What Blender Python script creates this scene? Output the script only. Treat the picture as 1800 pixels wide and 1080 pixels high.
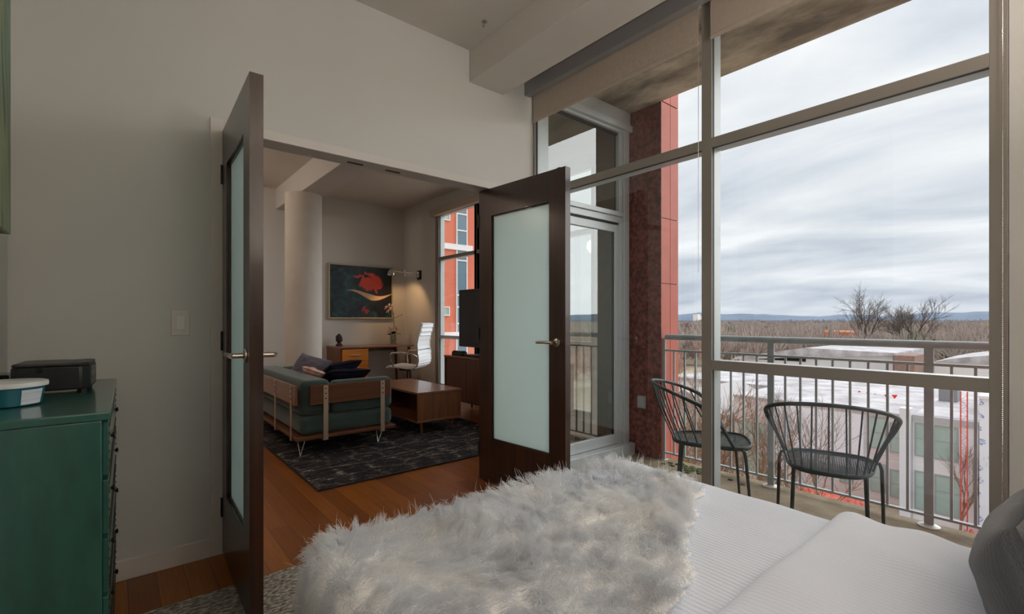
import bpy, bmesh, math, random
import numpy as np
from mathutils import Vector, Matrix, noise, Euler

# ------------------------------------------------------------------ camera, sky, sun, exposure
scene = bpy.context.scene
for o in list(bpy.data.objects): bpy.data.objects.remove(o)
COL = scene.collection
YAW = 0.6935
EYE = 1.095
cd = bpy.data.cameras.new('camera')
cam = bpy.data.objects.new('camera', cd); COL.objects.link(cam)
cam.location = (0, 0, EYE); cam.rotation_euler = (math.pi/2, 0, -YAW)
cd.sensor_width = 36; cd.lens = 838/1800*36; cd.shift_y = 24/1800
cd.clip_start = 0.02; cd.clip_end = 30000
scene.camera = cam
vs = scene.view_settings
vs.view_transform = 'Standard'; vs.look = 'None'; vs.gamma = 1; vs.use_curve_mapping = False
vs.exposure = 0.0
scene.cycles.max_bounces = 16; scene.cycles.diffuse_bounces = 8; scene.cycles.transparent_max_bounces = 24

def lin(c):
    return tuple(((v/255)/12.92 if v/255 <= .04045 else ((v/255+.055)/1.055)**2.4) for v in c)

class NT:
    """small helper round a node tree"""
    def __init__(s, tree): s.t = tree; s.n = tree.nodes; s.l = tree.links
    def new(s, kind, **kw):
        n = s.n.new(kind)
        for k, v in kw.items():
            if k == 'inp':
                for a, b in v.items(): n.inputs[a].default_value = b
            else: setattr(n, k, v)
        return n
    def link(s, a, b): s.l.new(a, b)
    def ramp(s, fac, stops, interp='LINEAR'):
        r = s.new('ShaderNodeValToRGB'); r.color_ramp.interpolation = interp
        e = r.color_ramp.elements
        e[0].position = stops[0][0]; e[0].color = (*stops[0][1], 1)
        e[1].position = stops[-1][0]; e[1].color = (*stops[-1][1], 1)
        for p, c in stops[1:-1]:
            x = e.new(p); x.color = (*c, 1)
        s.link(fac, r.inputs[0]); return r.outputs[0]
    def math(s, op, a, b=None, clamp=False):
        m = s.new('ShaderNodeMath', operation=op); m.use_clamp = clamp
        for i, v in enumerate((a, b)):
            if v is None: continue
            if hasattr(v, 'links'): s.link(v, m.inputs[i])
            else: m.inputs[i].default_value = v
        return m.outputs[0]
    def mix(s, fac, a, b):
        m = s.new('ShaderNodeMix', data_type='RGBA')
        for i, v in ((0, fac), (6, a), (7, b)):
            if hasattr(v, 'links'): s.link(v, m.inputs[i])
            elif i == 0: m.inputs[i].default_value = v
            else: m.inputs[i].default_value = (*v, 1)
        return m.outputs[2]

SKY = 1.42
w = bpy.data.worlds.new('overcast_sky'); scene.world = w; w.use_nodes = True
wt = NT(w.node_tree); wt.n.clear()
tc = wt.new('ShaderNodeTexCoord')
sep = wt.new('ShaderNodeSeparateXYZ'); wt.link(tc.outputs['Generated'], sep.inputs[0])
zz = wt.math('ADD', wt.math('MAXIMUM', sep.outputs[2], 0.0), 0.20)
px_ = wt.math('DIVIDE', sep.outputs[0], zz); py_ = wt.math('DIVIDE', sep.outputs[1], zz)
cmb = wt.new('ShaderNodeCombineXYZ'); wt.link(px_, cmb.inputs[0]); wt.link(py_, cmb.inputs[1])
mp = wt.new('ShaderNodeMapping'); mp.inputs['Rotation'].default_value = (0, 0, 0.5); mp.inputs['Scale'].default_value = (1.15, 0.62, 1)
mp.inputs['Location'].default_value = (2.3, 0.4, 0)
wt.link(cmb.outputs[0], mp.inputs[0])
n1 = wt.new('ShaderNodeTexNoise', inp={'Scale': 1.1, 'Detail': 7.0, 'Roughness': 0.52, 'Distortion': 0.5}); wt.link(mp.outputs[0], n1.inputs['Vector'])
n2 = wt.new('ShaderNodeTexNoise', inp={'Scale': 2.6, 'Detail': 6.0, 'Roughness': 0.5, 'Distortion': 0.4}); wt.link(mp.outputs[0], n2.inputs['Vector'])
cl = wt.math('ADD', wt.math('MULTIPLY', n1.outputs[0], 0.68), wt.math('MULTIPLY', n2.outputs[0], 0.32))
cc = wt.ramp(cl, [(0.36, lin((180, 185, 195))), (0.45, lin((199, 202, 209))), (0.52, lin((211, 212, 216))), (0.62, lin((229, 229, 231)))])
el = wt.math('MULTIPLY', sep.outputs[2], 1.0)
zen = wt.ramp(el, [(0.0, (0.90, 0.93, 0.98)), (0.12, (0.96, 0.98, 1.0)), (0.45, (1.12, 1.12, 1.12)), (1.0, (1.9, 1.9, 1.9))])
mul = wt.new('ShaderNodeMix', data_type='RGBA', blend_type='MULTIPLY'); mul.inputs[0].default_value = 1
wt.link(cc, mul.inputs[6]); wt.link(zen, mul.inputs[7])
bg = wt.new('ShaderNodeBackground'); bg.inputs[1].default_value = SKY
wt.link(mul.outputs[2], bg.inputs[0])
wo = wt.new('ShaderNodeOutputWorld'); wt.link(bg.outputs[0], wo.inputs[0])

def light(name, kind, loc, energy, color=(1, 1, 1), rot=None, **kw):
    ld = bpy.data.lights.new(name, kind); ld.energy = energy; ld.color = color
    for k, v in kw.items(): setattr(ld, k, v)
    o = bpy.data.objects.new(name, ld); COL.objects.link(o); o.location = loc
    if rot is not None: o.rotation_euler = rot
    return o
# the brightest part of the cloud, out over the town: a very soft sun
sd = Vector((0.80, -0.34, 0.55)).normalized()
sun = light('sun', 'SUN', (20, -20, 30), 2.8, (1.0, 0.98, 0.95)); sun.data.angle = math.radians(75)
sun.rotation_euler = sd.to_track_quat('Z', 'Y').to_euler()

# added unseen fill: an uplighter behind the bed, two living room ceiling lights
FILL_UPLIGHT, FILL_CEILING = (1.15, -1.15, 1.62), ((-0.7, 4.3, 2.74), (0.2, 6.0, 2.74))
bl = light('fill_uplight_lamp', 'AREA', (FILL_UPLIGHT[0], FILL_UPLIGHT[1], FILL_UPLIGHT[2]+.03), 62, (1.0, .91, .81), rot=(math.pi, 0, 0), shape='DISK', size=.26)
for i, p in enumerate(FILL_CEILING):
    light('living_fill_light', 'POINT', (p[0], p[1], p[2]-.22), 16, (1.0, .82, .66), shadow_soft_size=.14)

# ------------------------------------------------------------------ helpers
class MB:
    """collects shapes in world coordinates; build() links them as one mesh object"""
    def __init__(s): s.v = []; s.f = []; s.M = None
    def add(s, vs_, fs):
        b = len(s.v)
        for p in vs_:
            p = Vector(p)
            if s.M is not None: p = s.M @ p
            s.v.append(p)
        s.f += [tuple(i+b for i in f) for f in fs]; return s
    def box(s, x0, x1, y0, y1, z0, z1):
        V = [(x, y, z) for z in (z0, z1) for y in (y0, y1) for x in (x0, x1)]
        return s.add(V, [(0, 2, 3, 1), (4, 5, 7, 6), (0, 1, 5, 4), (2, 6, 7, 3), (0, 4, 6, 2), (1, 3, 7, 5)])
    def tube(s, pts, r, n=8, closed=False, cap=True, flat=1.0):
        pts = [Vector(p) for p in pts]; N = len(pts)
        R = r if hasattr(r, '__len__') else [r]*N
        up = None; V = []
        for i, p in enumerate(pts):
            if closed: t = pts[(i+1) % N]-pts[i-1]
            else: t = pts[min(i+1, N-1)]-pts[max(i-1, 0)]
            t = t.normalized() if t.length > 1e-9 else Vector((0, 0, 1))
            if up is None:
                up = Vector((0, 0, 1)) if abs(t.z) < .9 else Vector((1, 0, 0))
            a = (up-t*up.dot(t)); a = a.normalized() if a.length > 1e-6 else t.orthogonal().normalized()
            up = a; b = t.cross(a)
            for k in range(n):
                q = 2*math.pi*k/n
                V.append(p+a*math.cos(q)*R[i]+b*math.sin(q)*R[i]*flat)
        F = []
        for i in range(N if closed else N-1):
            j = (i+1) % N
            for k in range(n):
                F.append((i*n+k, i*n+(k+1) % n, j*n+(k+1) % n, j*n+k))
        if cap and not closed: F += [tuple(range(n))[::-1], tuple((N-1)*n+k for k in range(n))]
        return s.add(V, F)
    def lathe(s, prof, c=(0, 0, 0), n=24):
        V = []; F = []
        for r, z in prof:
            for k in range(n):
                q = 2*math.pi*k/n; V.append((c[0]+r*math.cos(q), c[1]+r*math.sin(q), c[2]+z))
        for i in range(len(prof)-1):
            for k in range(n): F.append((i*n+k, i*n+(k+1) % n, (i+1)*n+(k+1) % n, (i+1)*n+k))
        F += [tuple(range(n))[::-1], tuple((len(prof)-1)*n+k for k in range(n))]
        return s.add(V, F)
    def prism(s, poly, a0, a1, axis='z'):
        """poly: 2-D outline, extruded along an axis"""
        n = len(poly); V = []
        for a in (a0, a1):
            for p, q in poly:
                V.append({'z': (p, q, a), 'y': (p, a, q), 'x': (a, p, q)}[axis])
        F = [tuple(range(n))[::-1], tuple(range(n, 2*n))]+[(i, (i+1) % n, n+(i+1) % n, n+i) for i in range(n)]
        return s.add(V, F)
    def sphere(s, c, r, n=12, m=8):
        rx, ry, rz = r if hasattr(r, '__len__') else (r, r, r)
        V = [(c[0], c[1], c[2]+rz)]
        for i in range(1, m):
            t = math.pi*i/m
            for k in range(n):
                q = 2*math.pi*k/n; V.append((c[0]+rx*math.sin(t)*math.cos(q), c[1]+ry*math.sin(t)*math.sin(q), c[2]+rz*math.cos(t)))
        V.append((c[0], c[1], c[2]-rz)); F = [(0, 1+k, 1+(k+1) % n) for k in range(n)]
        for i in range(m-2):
            for k in range(n): F.append((1+i*n+k, 1+(i+1)*n+k, 1+(i+1)*n+(k+1) % n, 1+i*n+(k+1) % n))
        e = len(V)-1; F += [(e, 1+(m-2)*n+(k+1) % n, 1+(m-2)*n+k) for k in range(n)]
        return s.add(V, F)
    def build(s, name, m, parent=None, bevel=0, smooth=False, seg=2, sub=0):
        V = s.v
        if parent is not None:
            off = Vector(parent['_base'][:]) if '_base' in parent else Vector(parent.location)
        else:
            xs = [p.x for p in V]; ys = [p.y for p in V]
            off = Vector(((min(xs)+max(xs))/2, (min(ys)+max(ys))/2, min(p.z for p in V)))
        me = bpy.data.meshes.new(name)
        me.from_pydata([tuple(p-off) for p in V], [], s.f)
        bm = bmesh.new(); bm.from_mesh(me); bmesh.ops.recalc_face_normals(bm, faces=bm.faces); bm.to_mesh(me); bm.free()
        o = bpy.data.objects.new(name, me); COL.objects.link(o)
        me.materials.append(m)
        if parent is not None: o.parent = parent
        else: o.location = off
        o['_base'] = tuple(off)
        if smooth:
            for p in me.polygons: p.use_smooth = True
        if bevel:
            b = o.modifiers.new('bevel', 'BEVEL'); b.width = bevel; b.segments = seg; b.limit_method = 'ANGLE'
        if sub:
            b = o.modifiers.new('sub', 'SUBSURF'); b.levels = sub; b.render_levels = sub
        if smooth and (bevel or not sub): autosmooth(o)
        return o
def autosmooth(o, ang=0.7):
    me = o.data
    bm = bmesh.new(); bm.from_mesh(me)
    for e in bm.edges:
        if len(e.link_faces) == 2 and e.calc_face_angle(0) > ang: e.smooth = False
    bm.to_mesh(me); bm.free()
def tag(o, label=None, cat=None, group=None, kind=None):
    if label: o['label'] = label
    if cat: o['category'] = cat
    if group: o['group'] = group
    if kind: o['kind'] = kind
    return o
def thing(name, loc, label, cat, group=None, kind=None, rz=0):
    o = bpy.data.objects.new(name, None); COL.objects.link(o)
    o.location = loc; o.rotation_euler = (0, 0, rz); o.empty_display_size = .1
    o['_base'] = tuple(loc)
    return tag(o, label, cat, group, kind)
def local(t):
    """make parts of this thing be written in its own coordinates"""
    t['_base'] = (0, 0, 0); return t
def copy_tree(o, parent=None):
    c = o.copy(); COL.objects.link(c)
    if parent is not None: c.parent = parent
    for ch in [x for x in o.children]: copy_tree(ch, c)
    return c
def rects_minus(U, Vv, holes):
    """split rectangle U x V into boxes leaving holes (u0,u1,v0,v1) out"""
    us = sorted(set([*U]+[h[i] for h in holes for i in (0, 1)])); vv = sorted(set([*Vv]+[h[i] for h in holes for i in (2, 3)]))
    out = []
    for a, b in zip(us, us[1:]):
        run = None
        for c, d in zip(vv, vv[1:]):
            mu, mv = (a+b)/2, (c+d)/2
            hole = any(h[0] < mu < h[1] and h[2] < mv < h[3] for h in holes)
            if hole: run = None; continue
            if run is None: run = [a, b, c, d]; out.append(run)
            else: run[3] = d
    return out

# ------------------------------------------------------------------ materials
MATS = {}
def mat(name, col, rough=.5, metal=0., col2=None, nscale=6., stretch=(1, 1, 1), bump=0., bscale=40., spec=.5, detail=4., lo=.35, hi=.65, bdist=.01, coat=0., sheen=0., bstretch=None):
    m = bpy.data.materials.new(name); m.use_nodes = True; t = NT(m.node_tree)
    b = t.n['Principled BSDF']; b.inputs['Roughness'].default_value = rough; b.inputs['Metallic'].default_value = metal
    b.inputs['Specular IOR Level'].default_value = spec; b.inputs['Coat Weight'].default_value = coat
    b.inputs['Sheen Weight'].default_value = sheen
    c = lin(col)
    b.inputs['Base Color'].default_value = (*c, 1)
    co = t.new('ShaderNodeTexCoord')
    if col2 is not None:
        mp = t.new('ShaderNodeMapping'); mp.inputs['Scale'].default_value = stretch; t.link(co.outputs['Object'], mp.inputs[0])
        n = t.new('ShaderNodeTexNoise', inp={'Scale': nscale, 'Detail': detail, 'Roughness': .6}); t.link(mp.outputs[0], n.inputs['Vector'])
        t.link(t.ramp(n.outputs[0], [(lo, c), (hi, lin(col2))]), b.inputs['Base Color'])
    if bump:
        mp = t.new('ShaderNodeMapping'); mp.inputs['Scale'].default_value = bstretch or stretch; t.link(co.outputs['Object'], mp.inputs[0])
        n = t.new('ShaderNodeTexNoise', inp={'Scale': bscale, 'Detail': 5.0}); t.link(mp.outputs[0], n.inputs['Vector'])
        bp = t.new('ShaderNodeBump', inp={'Strength': bump, 'Distance': bdist}); t.link(n.outputs[0], bp.inputs['Height']); t.link(bp.outputs[0], b.inputs['Normal'])
    MATS[name] = m; m['_nt'] = 1
    return m
def wood(name, c1, c2, axis='z', rough=.4, scale=1., coat=0.1):
    s = {'x': (.6, 9, 9), 'y': (9, .6, 9), 'z': (9, 9, .6)}[axis]
    return mat(name, c1, rough, 0, c2, 3*scale, s, .05, 12, bdist=.004, lo=.3, hi=.7, coat=coat)

M_wall = mat('white_wall_paint', (206, 205, 202), .85, 0, (201, 200, 197), .8, bump=.10, bscale=160, bdist=.001)
M_ceil = mat('ceiling_paint', (208, 203, 196), .9, 0, (200, 195, 188), .7, bump=.08, bscale=120, bdist=.001)
M_trim = mat('trim_paint', (212, 206, 202), .45)
M_frame = mat('bronze_grey_aluminium', (146, 140, 132), .42, .1, (138, 132, 125), 1.0)
M_gasket = mat('black_gasket', (14, 14, 15), .6)
M_frame_out = mat('silver_aluminium', (184, 190, 192), .38, .25)
M_valance = mat('grey_metal_valance', (160, 160, 162), .45, .3)
M_shade = mat('taupe_shade_fabric', (186, 172, 158), .95, 0, (178, 165, 152), 40, bump=.15, bscale=600, bdist=.0006)
M_door = mat('espresso_veneer', (42, 24, 16), .30, 0, (62, 35, 22), 2.2, (14, 14, .7), .05, 14, bdist=.002, coat=.25)
M_chrome = mat('satin_nickel', (190, 180, 168), .25, 1.0)
M_chromeb = mat('polished_chrome', (225, 225, 225), .12, 1.0)
M_black = mat('black_plastic', (24, 23, 25), .42)
M_blackg = mat('glossy_black', (12, 12, 14), .12)
M_concrete = mat('weathered_concrete', (98, 84, 64), .9, 0, (158, 144, 120), 3.4, bump=.3, bscale=30, detail=8, lo=.3, hi=.7)
M_slab = mat('rough_concrete_soffit', (104, 98, 88), .95, 0, (190, 180, 162), 3.0, (1, .5, 1), .5, 25, detail=12, lo=.38, hi=.62)
M_redpanel = mat('terracotta_panel', (186, 94, 76), .55, 0, (176, 86, 70), 5)
M_redstone = mat('dark_red_granite_panel', (146, 86, 78), .5, 0, (82, 46, 46), 26, detail=10, lo=.38, hi=.62)
M_rail = mat('grey_painted_railing', (156, 168, 172), .5, 0, (168, 179, 182), 14)
M_wire = mat('verdigris_wire', (58, 72, 72), .5, .3, (36, 36, 36), 10)
M_plate = mat('pale_metal_plate', (205, 205, 200), .5, .2)

def glass(name, tint=(235, 240, 238), ior=1.7, rough=0.0):
    m = bpy.data.materials.new(name); m.use_nodes = True; t = NT(m.node_tree); t.n.clear()
    tr = t.new('ShaderNodeBsdfTransparent'); tr.inputs[0].default_value = (*lin(tint), 1)
    gl = t.new('ShaderNodeBsdfGlossy'); gl.inputs['Roughness'].default_value = rough; gl.inputs[0].default_value = (.95, .97, .97, 1)
    lw = t.new('ShaderNodeLayerWeight', inp={'Blend': .5}); r0 = 2*((ior-1)/(ior+1))**2
    fr = t.math('ADD', t.math('MULTIPLY', t.math('POWER', lw.outputs['Facing'], 5.0), 1-r0), r0, True)
    mx = t.new('ShaderNodeMixShader'); t.link(fr, mx.inputs[0]); t.link(tr.outputs[0], mx.inputs[1]); t.link(gl.outputs[0], mx.inputs[2])
    o = t.new('ShaderNodeOutputMaterial'); t.link(mx.outputs[0], o.inputs[0]); return m
M_glass = glass('clear_pane', (244, 247, 246), 1.45)
M_glass_door = glass('tinted_pane', (176, 184, 178), 1.85)
def frosted():
    m = bpy.data.materials.new('frosted_glass'); m.use_nodes = True; t = NT(m.node_tree)
    b = t.n['Principled BSDF']; b.inputs['Base Color'].default_value = (*lin((232, 246, 246)), 1); b.inputs['Roughness'].default_value = .22
    tl = t.new('ShaderNodeBsdfTranslucent'); tl.inputs[0].default_value = (*lin((236, 250, 250)), 1)
    mx = t.new('ShaderNodeMixShader'); mx.inputs[0].default_value = .48
    t.link(b.outputs[0], mx.inputs[1]); t.link(tl.outputs[0], mx.inputs[2]); t.link(mx.outputs[0], t.n['Material Output'].inputs[0]); return m
M_frost = frosted()
def emit(name, col, s):
    m = bpy.data.materials.new(name); m.use_nodes = True; t = NT(m.node_tree); t.n.clear()
    e = t.new('ShaderNodeEmission'); e.inputs[0].default_value = (*col, 1); e.inputs[1].default_value = s
    o = t.new('ShaderNodeOutputMaterial'); t.link(e.outputs[0], o.inputs[0]); return m

def floor_mat():
    m = bpy.data.materials.new('bamboo_floorboards'); m.use_nodes = True; t = NT(m.node_tree); b = t.n['Principled BSDF']
    co = t.new('ShaderNodeTexCoord'); mp = t.new('ShaderNodeMapping'); mp.inputs['Rotation'].default_value = (0, 0, math.pi/2)
    t.link(co.outputs['Object'], mp.inputs[0])
    br = t.new('ShaderNodeTexBrick', inp={'Scale': 1.0, 'Mortar Size': .0012, 'Brick Width': 1.7, 'Row Height': .096, 'Bias': 0.0, 'Mortar Smooth': .2})
    br.offset = .37; br.inputs['Color1'].default_value = (0, 0, 0, 1); br.inputs['Color2'].default_value = (1, 1, 1, 1); br.inputs['Mortar'].default_value = (.5, .5, .5, 1)
    t.link(mp.outputs[0], br.inputs['Vector'])
    mp2 = t.new('ShaderNodeMapping'); mp2.inputs['Scale'].default_value = (26, 1.2, 1); t.link(co.outputs['Object'], mp2.inputs[0])
    n = t.new('ShaderNodeTexNoise', inp={'Scale': 3.0, 'Detail': 6.0, 'Roughness': .65}); t.link(mp2.outputs[0], n.inputs['Vector'])
    base = t.mix(br.outputs[0], lin((126, 68, 18)), lin((158, 92, 30)))
    gr = t.ramp(n.outputs[0], [(.3, (.62, .58, .54)), (.7, (1.12, 1.12, 1.12))])
    mu = t.new('ShaderNodeMix', data_type='RGBA', blend_type='MULTIPLY'); mu.inputs[0].default_value = .8
    t.link(base, mu.inputs[6]); t.link(gr, mu.inputs[7])
    seam = t.mix(br.outputs['Fac'], (0, 0, 0), lin((40, 22, 12)))
    fin = t.new('ShaderNodeMix', data_type='RGBA'); t.link(br.outputs['Fac'], fin.inputs[0]); t.link(mu.outputs[2], fin.inputs[6]); fin.inputs[7].default_value = (*lin((44, 24, 12)), 1)
    t.link(fin.outputs[2], b.inputs['Base Color']); b.inputs['Roughness'].default_value = .33
    bp = t.new('ShaderNodeBump', inp={'Strength': .25, 'Distance': .002}); t.link(t.math('SUBTRACT', t.math('MULTIPLY', n.outputs[0], .3), br.outputs['Fac']), bp.inputs['Height']); t.link(bp.outputs[0], b.inputs['Normal'])
    return m
M_floor = floor_mat()
# ------------------------------------------------------------------ the two rooms
W0, W1 = 2.60, 2.72        # the wall with the wide opening
XW = 2.36                  # room side of the window wall
CZ = 2.88                  # ceiling
OX0, OX1, OZ = 0.392, 1.965, 1.993
def struct(name, mb, m, label, **kw):
    return tag(mb.build(name, m, **kw), label, None, None, 'structure')
struct('floor', MB().box(-2.2, 2.47, -1.7, 2.66, -.3, 0).box(-2.2, 3.62, 2.66, 7.15, -.3, 0), M_floor, 'amber bamboo floorboards running from the bedroom into the living room')
struct('ceiling', MB().box(-2.2, 2.47, -1.7, 2.66, CZ, 3.25).box(-2.2, 3.60, 2.66, 7.15, CZ, 3.25), M_ceil, 'flat off-white ceiling over both rooms')
mb = MB()
for a, b, c, d in rects_minus((-2.2, XW+.09), (0, CZ), [(OX0, OX1, 0, OZ)]): mb.box(a, b, W0, W1, c, d)
struct('wall_front', mb, M_wall, 'white wall with the wide double-door opening')
struct('wall_left', MB().box(-.43, -.314, -1.6, W0, 0, CZ), M_wall, 'white wall behind the teal dresser and the green painting')
struct('wall_back', MB().box(-.43, XW+.1, -1.7, -1.6, 0, CZ), M_wall, 'white wall behind the bed headboard')
struct('wall_right', MB().box(XW+.004, XW+.11, -1.6, .168, 0, CZ), M_wall, 'taupe-lit wall at the right edge beside the big window')
struct('wall_living_far', MB().box(-2.2, 3.62, 7.0, 7.15, 0, CZ), M_wall, 'white wall behind the walnut desk and the framed poster')
struct('wall_living_left', MB().box(-2.2, -2.05, W1, 7.0, 0, CZ), M_wall, 'white wall at the unseen left end of the living room')
mb = MB()
LY0, LY1 = 3.05, 6.05
for a, b, c, d in rects_minus((W0+.06, 7.0), (0, CZ), [(LY0, LY1, .12, 2.70)]): mb.box(3.57, 3.68, a, b, c, d)
struct('wall_living_right', mb, M_wall, 'white wall round the tall living room windows')
struct('trim_1', MB().box(1.793, 2.081, -1.6, W0, 2.67, CZ), M_ceil, 'boxed white soffit running along the ceiling beside the window shades', bevel=.003)
struct('baseboard_front', MB().box(-.314, .337, W0-.014, W0, 0, .086), M_trim, 'white baseboard between the dresser and the left door casing', bevel=.003)
struct('baseboard_left', MB().box(-.314, -.30, -1.6, W0-.014, 0, .086), M_trim, 'white baseboard behind the dresser', bevel=.003)
struct('baseboard_far', MB().box(-2.05, 3.57, 6.986, 7.0, 0, .09), M_trim, 'white baseboard behind the walnut desk')
struct('baseboard_right', MB().box(3.556, 3.57, 6.05, 6.986, 0, .09), M_trim, 'short white baseboard right of the office chair')
for n, q, lb in ((2, (.337, OX0, 0, 2.041), 'left upright of the white casing round the wide opening'), (3, (OX0, OX1, OZ, 2.041), 'white head casing above the wide opening'), (4, (OX1, OX1+.055, 0, 2.041), 'right upright of the white casing behind the open right door')):
    struct('trim_%d' % n, MB().box(q[0], q[1], W0-.011, W0+.001, q[2], q[3]), M_trim, lb, bevel=.002)
# ceiling beam and column in the living room
struct('trim_5', MB().box(1.66, 1.94, W1, 7.0, 2.60, CZ), M_wall, 'white ceiling beam running from the opening to the round column', bevel=.004)
M_column = mat('painted_concrete_column', (214, 208, 200), .8, 0, (202, 196, 188), 1.6, bump=.5, bscale=22, bdist=.004)
mb = MB().lathe([(.205, 0), (.205, 2.60)], (1.735, 6.0, 0), 48)
for q in ((1.95, -2.05), (1.7, -2.2), (1.35, -1.9), (2.2, -2.3), (1.1, -2.1)):
    pass
col = tag(mb.build('column', M_column, smooth=True), 'thick round white-painted column behind the sofa', None, None, 'structure')

def win_members(t, members, lo=2.36):
    """members: (y0,y1,z0,z1).  Room-side cap, dark gasket, silver outer part."""
    a, g, o = MB(), MB(), MB()
    for y0, y1, z0, z1 in members:
        a.box(lo, lo+.008, y0, y1, z0, z1)
        e = .002
        g.box(lo+.008, lo+.030, y0+e, y1-e, z0+e, z1-e)
        o.box(lo+.032, lo+.098, y0+e, y1-e, z0+e, z1-e)
    a.build('frame', M_frame, t, bevel=.0015); g.build('gasket', M_gasket, t); o.build('outer_frame', M_frame_out, t)
def pane(t, y0, y1, z0, z1, x=2.386, th=.006, m=None):
    MB().box(x, x+th, y0, y1, z0, z1).build('pane', m or M_glass, t)
HZ = 2.80
w1 = thing('window_1', (XW, 1.94, 0), 'tall window bay between the open right door and the central mullion', None, None, 'structure')
win_members(w1, [(1.231, 1.286, 0, CZ), (2.578, 2.60, 0, CZ), (1.286, 2.578, 0, .06), (1.286, 2.578, HZ, CZ), (1.286, 2.578, 1.988, 2.038)])
w2 = thing('window_2', (XW, .72, 0), 'wide window bay at the right with a low transom in front of the wire chairs', None, None, 'structure')
win_members(w2, [(.170, .217, 0, CZ), (.217, 1.231, 0, .06), (.217, 1.231, HZ, CZ), (.217, 1.231, 1.988, 2.038), (.217, 1.231, .840, .891)])
def pane1(t, y0, y1, z0, z1, x=2.389):
    # a single sheet of glass, its edges held in the gasket
    me = MB().add([(x, y0, z0), (x, y1, z0), (x, y1, z1), (x, y0, z1)], [(0, 1, 2, 3)])
    return me.build('pane', M_glass, t)
for z0, z1 in ((.05, 1.995), (2.03, HZ+.01)): pane1(w1, 1.28, 2.585, z0, z1)
for z0, z1 in ((.05, .845), (.885, 1.995), (2.03, HZ+.01)): pane1(w2, .21, 1.237, z0, z1)

# roller shades under a metal valance
tag(MB().box(2.277, 2.283, .172, 2.598, 2.726, 2.815).box(2.283, 2.352, .172, 2.598, 2.809, 2.815).box(2.283, 2.328, .172, 2.598, 2.726, 2.729).build('shade_valance', M_valance), 'dark grey metal valance box above both bedroom window bays', 'valance')
def shade(y0, y1, chain_y, z0c, label):
    t = thing('roller_shade', (2.34, (y0+y1)/2, 2.54), label, 'roller shade', None)
    MB().tube([(2.318, y0, 2.768), (2.318, y1, 2.768)], .022, 16).build('roller_tube', M_shade, t, smooth=True)
    MB().box(2.3385, 2.3405, y0, y1, 2.552, 2.765).build('shade_fabric', M_shade, t)
    MB().box(2.334, 2.345, y0, y1, 2.534, 2.556).build('hem_bar', M_shade, t, bevel=.003)
    mb = MB(); z = z0c
    mb.tube([(2.349, chain_y, z0c), (2.349, chain_y, 2.75)], .0007, 4)
    while z < 2.74:
        mb.sphere((2.349, chain_y, z), .0022, 6, 4); z += .0066
    tag(mb.build('bead_chain', M_chromeb, t), 'fine metal bead chain hanging beside the mullion')
shade(1.292, 2.572, 1.2975, 1.35, 'taupe roller shade rolled up over the left window bay')
shade(.222, 1.226, .183, .20, 'taupe roller shade rolled up over the right window bay')

# ------------------------------------------------------------------ the pair of open doors
def door(name, a, b, label, wid):
    d = Vector((b[0]-a[0], b[1]-a[1])); ang = math.atan2(d.y, d.x)
    t = local(thing(name, (a[0], a[1], 0), label, None, None, 'structure', rz=ang))
    T = .045; z0, z1 = .012, 1.984; S = .125; gz0, gz1 = .298, 1.800
    mb = MB()
    mb.box(0, S, 0, T, z0, z1).box(wid-S, wid, 0, T, z0, z1).box(S, wid-S, 0, T, z0, gz0).box(S, wid-S, 0, T, gz1, z1)
    mb.build('door_frame', M_door, t)
    g = MB().box(S-.004, wid-S+.004, T/2-.004, T/2+.004, gz0-.004, gz1+.004).build('glass_panel', M_frost, t); g['label'] = 'frosted glass panel'
    bead = MB()
    for y0, y1 in ((T/2-.012, T/2-.004), (T/2+.004, T/2+.012)):
        bead.box(S, S+.006, y0, y1, gz0, gz1).box(wid-S-.006, wid-S, y0, y1, gz0, gz1).box(S, wid-S, y0, y1, gz0, gz0+.006).box(S, wid-S, y0, y1, gz1-.006, gz1)
    bead.build('glazing_bead', M_door, t)
    for s in (-1, 1):
        y = 0 if s < 0 else T
        hx, hz = wid-.062, .967
        m = MB(); m.M = Matrix.Translation((hx, y, hz)) @ Matrix.Rotation(math.pi/2*(1 if s < 0 else -1), 4, 'X')
        m.lathe([(.0, 0), (.026, 0), (.027, .003), (.025, .008), (.012, .010), (.0095, .012), (.0095, .045), (0, .045)], n=28); m.M = None
        yy = y+s*.050
        m.tube([(hx+.004, yy, hz), (hx-.02, yy, hz), (hx-.05, yy, hz+.001), (hx-.112, yy, hz-.001), (hx-.120, yy-s*.002, hz-.001)], [.0095, .010, .009, .0085, .0075], 14)
        o = m.build('lever_handle', M_chrome, t, smooth=True); o['label'] = 'satin nickel lever handle on a round rosette'
    for hz in (.22, 1.0, 1.78):
        MB().tube([(-.004, -.003, hz-.045), (-.004, -.003, hz+.045)], .006, 10).build('hinge', M_black, t, smooth=True)
    MB().box(wid-.075, wid-.05, T/2-.010, T/2+.010, z1, z1+.010).build('ball_catch', M_black, t, bevel=.003)
    return t
dl = door('door_1', (.385, 2.588), (.366, 1.89), 'dark espresso door leaf with frosted glass standing open at the left of the opening', .685)
dr = door('door_2', (1.927, 2.672), (1.985, 1.913), 'dark espresso door leaf with frosted glass standing open in front of the left window bay', .765)
for x in (1.05, 1.28):
    mb = MB().box(x-.045, x+.045, 2.655, 2.668, OZ-.004, OZ+.001)
    tag(mb.build('strike_plate', M_black), 'small black strike plate let into the underside of the opening, %s of the two' % ('left' if x < 1.2 else 'right'), 'strike plate', 'strike plates in the door head')
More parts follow.
